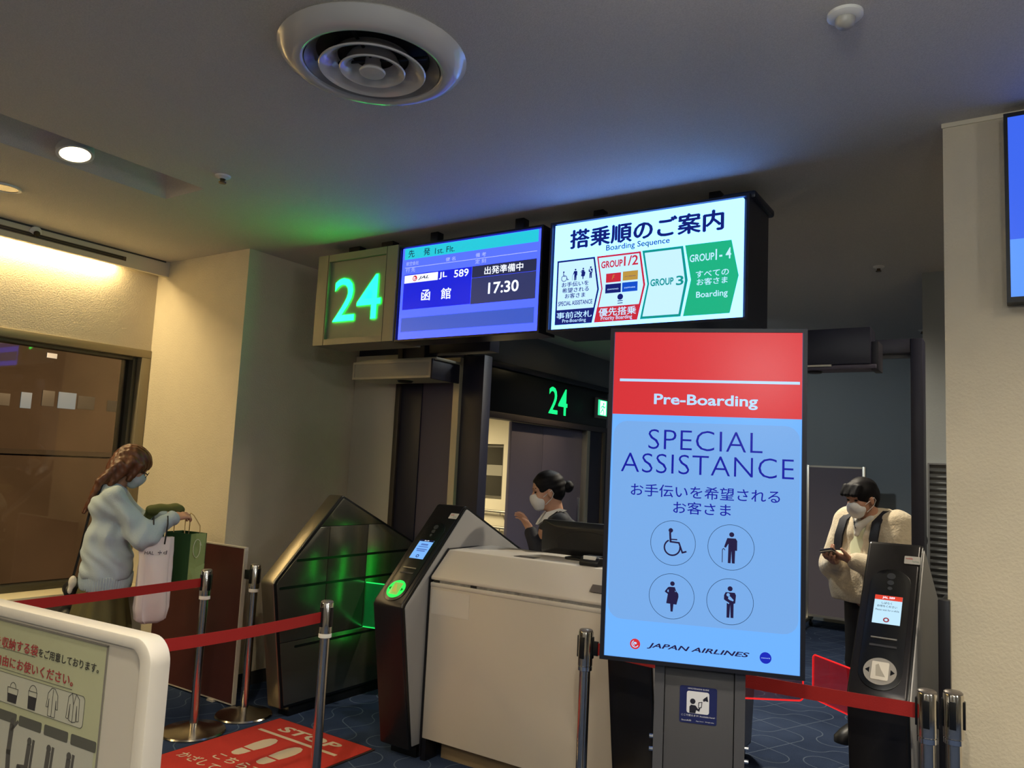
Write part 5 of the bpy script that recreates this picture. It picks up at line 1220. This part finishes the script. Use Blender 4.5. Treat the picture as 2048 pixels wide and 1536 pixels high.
obj('swirl_print', MB().tube([(0.0878 - 0.005 * max(0, 1 - abs(y) / 0.06), y, z) for y, z in [(0.030 * math.cos(t) * (1 if t < 4.7 else 0.8) - 0.005, 0.235 + 0.055 * math.sin(t)) for t in [0.3 + k * 0.35 for k in range(20)]]], 0.0022, 6), mat('swirl_white', (206, 214, 186), 0.6), gb, smooth=60)
for y in (-0.058, 0.058):
    obj('handle', MB().tube([(-0.075, y, z1 - 0.02), (-0.072, y, z1 + 0.04), (-0.045, y * 0.5, z1 + 0.105), (-0.028, y * 0.35, z1 + 0.118), (-0.01, y * 0.5, z1 + 0.105), (0.022, y, z1 + 0.04), (0.026, y, z1 - 0.02)], 0.0030, 8), mat('handle_cord', (196, 170, 120), 0.7), gb, smooth=60)
# olive pouch she packs
pc_ = L2W((0.325, 0.10, 0))
po = tag(link('folded_garment', sdf_mesh('folded_garment', [cap_((-0.07, -0.03, 0.02), (0.10, -0.03, 0.03), 0.042, 0.045, 0.02), cap_((-0.07, 0.04, 0.025), (0.09, 0.05, 0.03), 0.040, 0.042, 0.02), cap_((-0.08, 0.0, -0.03), (0.02, 0.0, -0.06), 0.04, 0.03, 0.03)], 0.006, lambda X, Y, Z: 0.004 * np.sin(60 * X) + 0.002 * np.sin(70 * Y + 30 * X)), mat('garment_olive', (86, 92, 44), 0.8, bump=0.3, bscale=120)), 'folded olive green garment carried on the arm above the paper bag', 'garment')
po.location = (pc_.x, pc_.y, 1.195); po.scale = (0.9, 1.0, 0.8); po.rotation_euler = (0, 0, TH1)
# black shoulder bag on her far side
bp_ = L2W((-0.135, 0.03, 0))
sbg = thing('shoulder_bag', 'black shoulder bag hanging behind the back of the woman in the sweater', 'bag', (bp_.x, bp_.y, 0.50), TH1)
part(sbg, 'sack', [cap_((0.0, -0.06, 0.08), (0.0, 0.08, 0.08), 0.062, 0.07, 0.04), cap_((0.0, -0.05, 0.24), (0.0, 0.07, 0.24), 0.04, 0.05, 0.06)], M_BLACK, 0.007, lambda X, Y, Z: 0.004 * np.sin(40 * Z + 25 * Y))
obj('strap', MB().tube([(0.0, -0.04, 0.28), (0.035, -0.07, 0.5), (0.06, -0.10, 0.70), (0.12, -0.10, 0.90), (0.17, -0.05, 0.935), (0.25, 0.05, 0.90)], 0.007, 8), M_BLACK, sbg, smooth=60)
part(sbg, 'fur_charm', [ell_((0.01, -0.09, 0.30), (0.022, 0.022, 0.036)), ell_((0.0, -0.09, 0.25), (0.013, 0.013, 0.02))], mat('charm_white', (216, 210, 196), 0.9, bump=0.8, bscale=150), 0.005)

# ---------------------------------------------------------------- attendant behind the counter
A0 = Vector((-2.40, 4.24, 0)); TH2 = math.radians(222)
at_ = thing('person', 'attendant in dark navy uniform and white mask behind the counter, hair in a bun', 'person', A0, TH2)
H = Head((0.10, 0.0, 1.455), math.radians(12), 0)
sh_l, el_l, wr_l = (0.04, 0.165, 1.265), (0.16, 0.22, 1.03), (0.215, 0.12, 1.215)
sh_r, el_r, wr_r = (0.04, -0.165, 1.265), (0.00, -0.23, 1.00), (0.06, -0.20, 0.80)
body = H.prims() + [cap_(H.p(-0.03, 0, -0.06), (0.03, 0, 1.27), 0.048, 0.055, 0.03)]
body += [cap_((0.03, -0.07, 1.18), (0.03, 0.07, 1.18), 0.10, None, 0.05), cap_((0.0, -0.06, 1.0), (0.0, 0.06, 1.0), 0.10, None, 0.06), cap_((-0.03, -0.07, 0.86), (-0.03, 0.07, 0.86), 0.11, None, 0.06)]
for sh, el, wr in ((sh_r, el_r, wr_r), (sh_l, el_l, wr_l)): body += limb([sh, el, wr], [0.045, 0.036, 0.025], 0.03)
body += hand_prims(wr_l, (0.45, -0.35, 0.8), (0.6, 0.3, -0.4), 0.45, 1, 0.95) + hand_prims(wr_r, (0.2, 0.1, -0.95), (0.3, 0.9, 0.0), 0.4, 1, 0.95)
for y in (-1, 1): body += limb([(-0.03, y * 0.085, 0.84), (-0.01, y * 0.085, 0.46), (-0.03, y * 0.085, 0.08)], [0.085, 0.056, 0.038], 0.03) + [cap_((-0.04, y * 0.085, 0.04), (0.11, y * 0.09, 0.03), 0.034, 0.028, 0.02)]
part(at_, 'body', body, M_SKIN, 0.006)
eyes(at_, H); brows(at_, H, M_HAIRK); mask(at_, H)
M_UN = mat('uniform_navy', (22, 23, 34), 0.75, bump=0.2, bscale=200)
ja = [cap_((0.015, -0.105, 1.205), (0.015, 0.105, 1.205), 0.108, None, 0.05), cap_((0.0, -0.08, 1.0), (0.0, 0.08, 1.0), 0.115, None, 0.06), cap_((-0.03, -0.09, 0.84), (-0.03, 0.09, 0.84), 0.13, None, 0.06), cap_((0.015, -0.045, 1.290), (0.015, 0.045, 1.290), 0.056, None, 0.03), cap_((0.062, -0.05, 1.245), (0.062, 0.05, 1.245), 0.060, None, 0.03)]
for sh, el, wr in ((sh_r, el_r, wr_r), (sh_l, el_l, wr_l)): ja += limb([sh, el, tuple(np.array(wr) * 0.94 + np.array(el) * 0.06)], [0.066, 0.055, 0.038], 0.03)
ja += [cut_((0, 0, -1), -0.74)]
part(at_, 'jacket', ja, M_UN, 0.007, lambda X, Y, Z: 0.003 * np.sin(30 * Z + 20 * X + 8 * Y))
obj('skirt', MB().loft([ring(-0.025, 0, z, rx, ry, 48) for z, rx, ry in ((0.78, 0.13, 0.19), (0.60, 0.13, 0.195), (0.48, 0.125, 0.19))]), M_UN, at_, smooth=60)
M_SH = mat('shirt_white', (232, 230, 226), 0.7)
for y in (-1, 1):
    obj('shirt_collar', MB().loft([[(0.03, y * 0.058, 1.353), (0.10, y * 0.030, 1.323), (0.150, y * 0.022, 1.243), (0.128, y * 0.062, 1.268), (0.05, y * 0.088, 1.318), (-0.01, y * 0.080, 1.343)], [(0.03, y * 0.066, 1.353), (0.106, y * 0.038, 1.326), (0.160, y * 0.028, 1.244), (0.138, y * 0.070, 1.270), (0.056, y * 0.100, 1.320), (-0.012, y * 0.088, 1.345)]]), M_SH, at_)
hr2 = [H.e((-0.016, 0, 0.034), (0.104, 0.083, 0.092), 0.01), H.e((-0.055, 0, -0.01), (0.055, 0.07, 0.07), 0.03), H.e((-0.135, 0, 0.005), (0.038, 0.040, 0.038), 0.006), H.e((0.112, 0, -0.016), (0.072, 0.082, 0.088), 0.012, '-')]
for y in (-1, 1): hr2 += [H.e((0.012, y * 0.086, -0.028), (0.045, 0.03, 0.042), 0.01, '-')]
part(at_, 'hair', hr2, M_HAIRK, 0.005, lambda X, Y, Z: 0.0012 * np.sin(170 * Z + 60 * X))

# ---------------------------------------------------------------- man looking at his phone
N0 = Vector((-0.79, 5.38, 0)); TH3 = math.radians(236)
mn = thing('person', 'person in cream fleece coat with navy backpack looking down at a phone', 'person', N0, TH3)
H = Head((0.10, 0.0, 1.505), math.radians(16), 0)
sh_l, el_l, wr_l = (0.0, 0.185, 1.345), (0.045, 0.27, 1.06), (0.235, 0.06, 1.125)
sh_r, el_r, wr_r = (0.0, -0.185, 1.345), (0.06, -0.25, 1.06), (0.26, -0.055, 1.11)
body = H.prims() + [cap_(H.p(-0.03, 0, -0.06), (0.02, 0, 1.37), 0.055, 0.062, 0.03)]
body += [cap_((0.0, -0.09, 1.25), (0.0, 0.09, 1.25), 0.11, None, 0.05), cap_((0.0, -0.07, 1.05), (0.0, 0.07, 1.05), 0.105, None, 0.06), cap_((0.0, -0.08, 0.90), (0.0, 0.08, 0.90), 0.105, None, 0.06)]
for sh, el, wr in ((sh_r, el_r, wr_r), (sh_l, el_l, wr_l)): body += limb([sh, el, wr], [0.052, 0.042, 0.029], 0.03)
body += hand_prims(wr_l, (0.72, -0.55, 0.25), (-0.3, -0.2, 0.9), 0.6, -1, 1.05) + hand_prims(wr_r, (0.8, 0.35, 0.15), (-0.2, 0.3, 0.9), 0.55, 1, 1.05)
for y in (-1, 1): body += limb([(0.0, y * 0.095, 0.88), (0.01, y * 0.10, 0.48), (-0.02, y * 0.10, 0.08)], [0.09, 0.062, 0.045], 0.03) + [cap_((-0.03, y * 0.10, 0.04), (0.14, y * 0.11, 0.03), 0.038, 0.032, 0.02)]
part(mn, 'body', body, M_SKIN2, 0.006)
eyes(mn, H); brows(mn, H, M_HAIRK); mask(mn, H)
M_FL = mat('fleece_cream', (200, 186, 160), 0.95, bump=1.0, bscale=70, vary=0.06, vscale=40, sheen=0.3)
co = [cap_((-0.01, -0.13, 1.27), (-0.01, 0.13, 1.27), 0.140, None, 0.05), cap_((0.0, -0.11, 1.08), (0.0, 0.11, 1.08), 0.165, None, 0.08), cap_((0.01, -0.11, 0.93), (0.01, 0.11, 0.93), 0.170, None, 0.08), cap_((-0.035, -0.07, 1.385), (-0.035, 0.07, 1.385), 0.062, None, 0.04), cap_((0.05, 0.075, 1.36), (0.10, 0.06, 1.28), 0.036, 0.03, 0.03), cap_((0.05, -0.075, 1.36), (0.10, -0.06, 1.28), 0.036, 0.03, 0.03)]
for sh, el, wr in ((sh_r, el_r, wr_r), (sh_l, el_l, wr_l)): co += limb([sh, el, tuple(np.array(wr) * 0.92 + np.array(el) * 0.08)], [0.100, 0.095, 0.055], 0.03)
co += [cut_((0, 0, -1), -0.86), ell_((0.15, 0, 1.37), (0.10, 0.050, 0.12), 0.02, '-')]
part(mn, 'coat', co, M_FL, 0.008, lambda X, Y, Z: 0.0035 * np.sin(42 * X + 10 * Z) * np.sin(45 * Y) * np.sin(38 * Z))
part(mn, 'shirt', [cap_((0.055, -0.03, 1.28), (0.09, -0.03, 1.05), 0.072, 0.075, 0.03), cap_((0.055, 0.03, 1.28), (0.09, 0.03, 1.05), 0.072, 0.075, 0.03)], mat('shirt_pale_lime', (206, 210, 178), 0.85), 0.007)
sf = part(mn, 'scarf', [cap_((0.075, -0.055, 1.375), (0.125, 0.0, 1.325), 0.026, 0.024, 0.015), cap_((0.075, 0.055, 1.375), (0.125, 0.0, 1.325), 0.026, 0.024, 0.015), cap_((0.125, 0.0, 1.325), (0.14, 0.0, 1.28), 0.024, 0.016, 0.015)], mat('scarf_white', (196, 192, 184), 0.8), 0.005)
for k in range(4): obj('scarf_stripe', MB().tube([(0.085 + 0.016 * k, -0.07 + 0.016 * k, 1.392 - 0.012 * k), (0.108 + 0.014 * k, -0.058 + 0.016 * k, 1.376 - 0.012 * k), (0.112 + 0.014 * k, -0.035 + 0.014 * k, 1.352 - 0.012 * k)], 0.0035, 6), M_BLACK, sf, smooth=60)
part(mn, 'trousers', [cap_((0.0, y * 0.09, 0.88), (0.01, y * 0.10, 0.48), 0.105, 0.08, 0.02) for y in (-1, 1)] + [cap_((0.01, y * 0.10, 0.48), (-0.02, y * 0.10, 0.10), 0.08, 0.065, 0.02) for y in (-1, 1)], mat('trousers_black', (20, 20, 26), 0.8), 0.009)
for y in (-1, 1):
    obj('shoe', MB().loft([[(x * sx - 0.02, yy * sx + y * 0.105, z) for x, yy in rrect(-0.07, -0.05, 0.21, 0.05, 0.045, 4)] for z, sx in ((0.0, 1.0), (0.035, 1.0), (0.07, 0.8), (0.10, 0.55))]), M_BLACK, mn, smooth=50)
hr3 = [H.e((-0.014, 0, 0.036), (0.108, 0.087, 0.094), 0.01), H.e((-0.055, 0, -0.015), (0.055, 0.076, 0.075), 0.03)]
for y in (-0.05, -0.025, 0.0, 0.025, 0.05): hr3 += [H.cp((0.055, y, 0.085), (0.094, y * 1.05, 0.045), 0.022, 0.014, 0.008)]
hr3 += [H.e((0.116, 0, -0.042), (0.075, 0.085, 0.078), 0.010, '-')]
for y in (-1, 1): hr3 += [H.e((0.010, y * 0.088, -0.030), (0.034, 0.024, 0.040), 0.008, '-')]
part(mn, 'hair', hr3, M_HAIRK, 0.005, lambda X, Y, Z: 0.002 * np.sin(120 * Y + 40 * X) * np.sin(60 * Z))
def N2W(p): return N0 + Matrix.Rotation(TH3, 3, 'Z') @ Vector(p)
pp = N2W((0.325, -0.02, 1.162))
ph = thing('phone', 'dark phone in a wallet case held by the person in the fleece coat', 'phone', pp, TH3 + 0.3)
pcase = obj('case', MB().prism(rrect(-0.078, -0.040, 0.078, 0.040, 0.010), 2, -0.008, 0.004), mat('phone_case_navy', (24, 26, 50), 0.5), ph, 0.002, rot=(0.25, -0.35, 0))
obj('screen', MB().prism(rrect(-0.074, -0.036, 0.074, 0.036, 0.008), 2, 0.004, 0.0048), emis('phone_screen', (70, 80, 110), 0.15), pcase)
obj('case_flap', MB().prism(rrect(-0.078, -0.040, 0.078, 0.040, 0.010), 2, -0.014, -0.011), mat('flap_tan', (176, 168, 150), 0.6), pcase)
bk = N2W((-0.23, 0.0, 0.0))
bkp = thing('backpack', 'dark navy backpack worn by the person in the fleece coat', 'backpack', (bk.x, bk.y, 0.90), TH3)
M_BP = mat('backpack_navy', (18, 20, 34), 0.7, bump=0.3, bscale=150)
part(bkp, 'sack', [cap_((-0.02, -0.10, 0.08), (-0.02, 0.10, 0.08), 0.08, None, 0.04), cap_((-0.02, -0.09, 0.36), (-0.02, 0.09, 0.36), 0.075, None, 0.10), cap_((-0.085, -0.08, 0.12), (-0.085, 0.08, 0.12), 0.05, None, 0.03)], M_BP, 0.008)
for y in (-1, 1):
    pts = [(0.06, y * 0.10, 0.42), (0.15, y * 0.118, 0.525), (0.25, y * 0.124, 0.528), (0.345, y * 0.128, 0.46), (0.378, y * 0.135, 0.36), (0.375, y * 0.150, 0.26)]
    rg = []
    for i, p in enumerate(pts):
        q = pts[min(i + 1, 5)]; r_ = pts[max(i - 1, 0)]; d = Vector((q[0] - r_[0], 0, q[2] - r_[2])).normalized(); nrm = Vector((-d.z, 0, d.x)) * 0.006; wv = Vector((0, 0.030, 0))
        c = Vector(p); rg.append([tuple(c + nrm + wv), tuple(c + nrm - wv), tuple(c - nrm - wv), tuple(c - nrm + wv)])
    obj('strap', MB().loft(rg), M_BP, bkp, smooth=60)
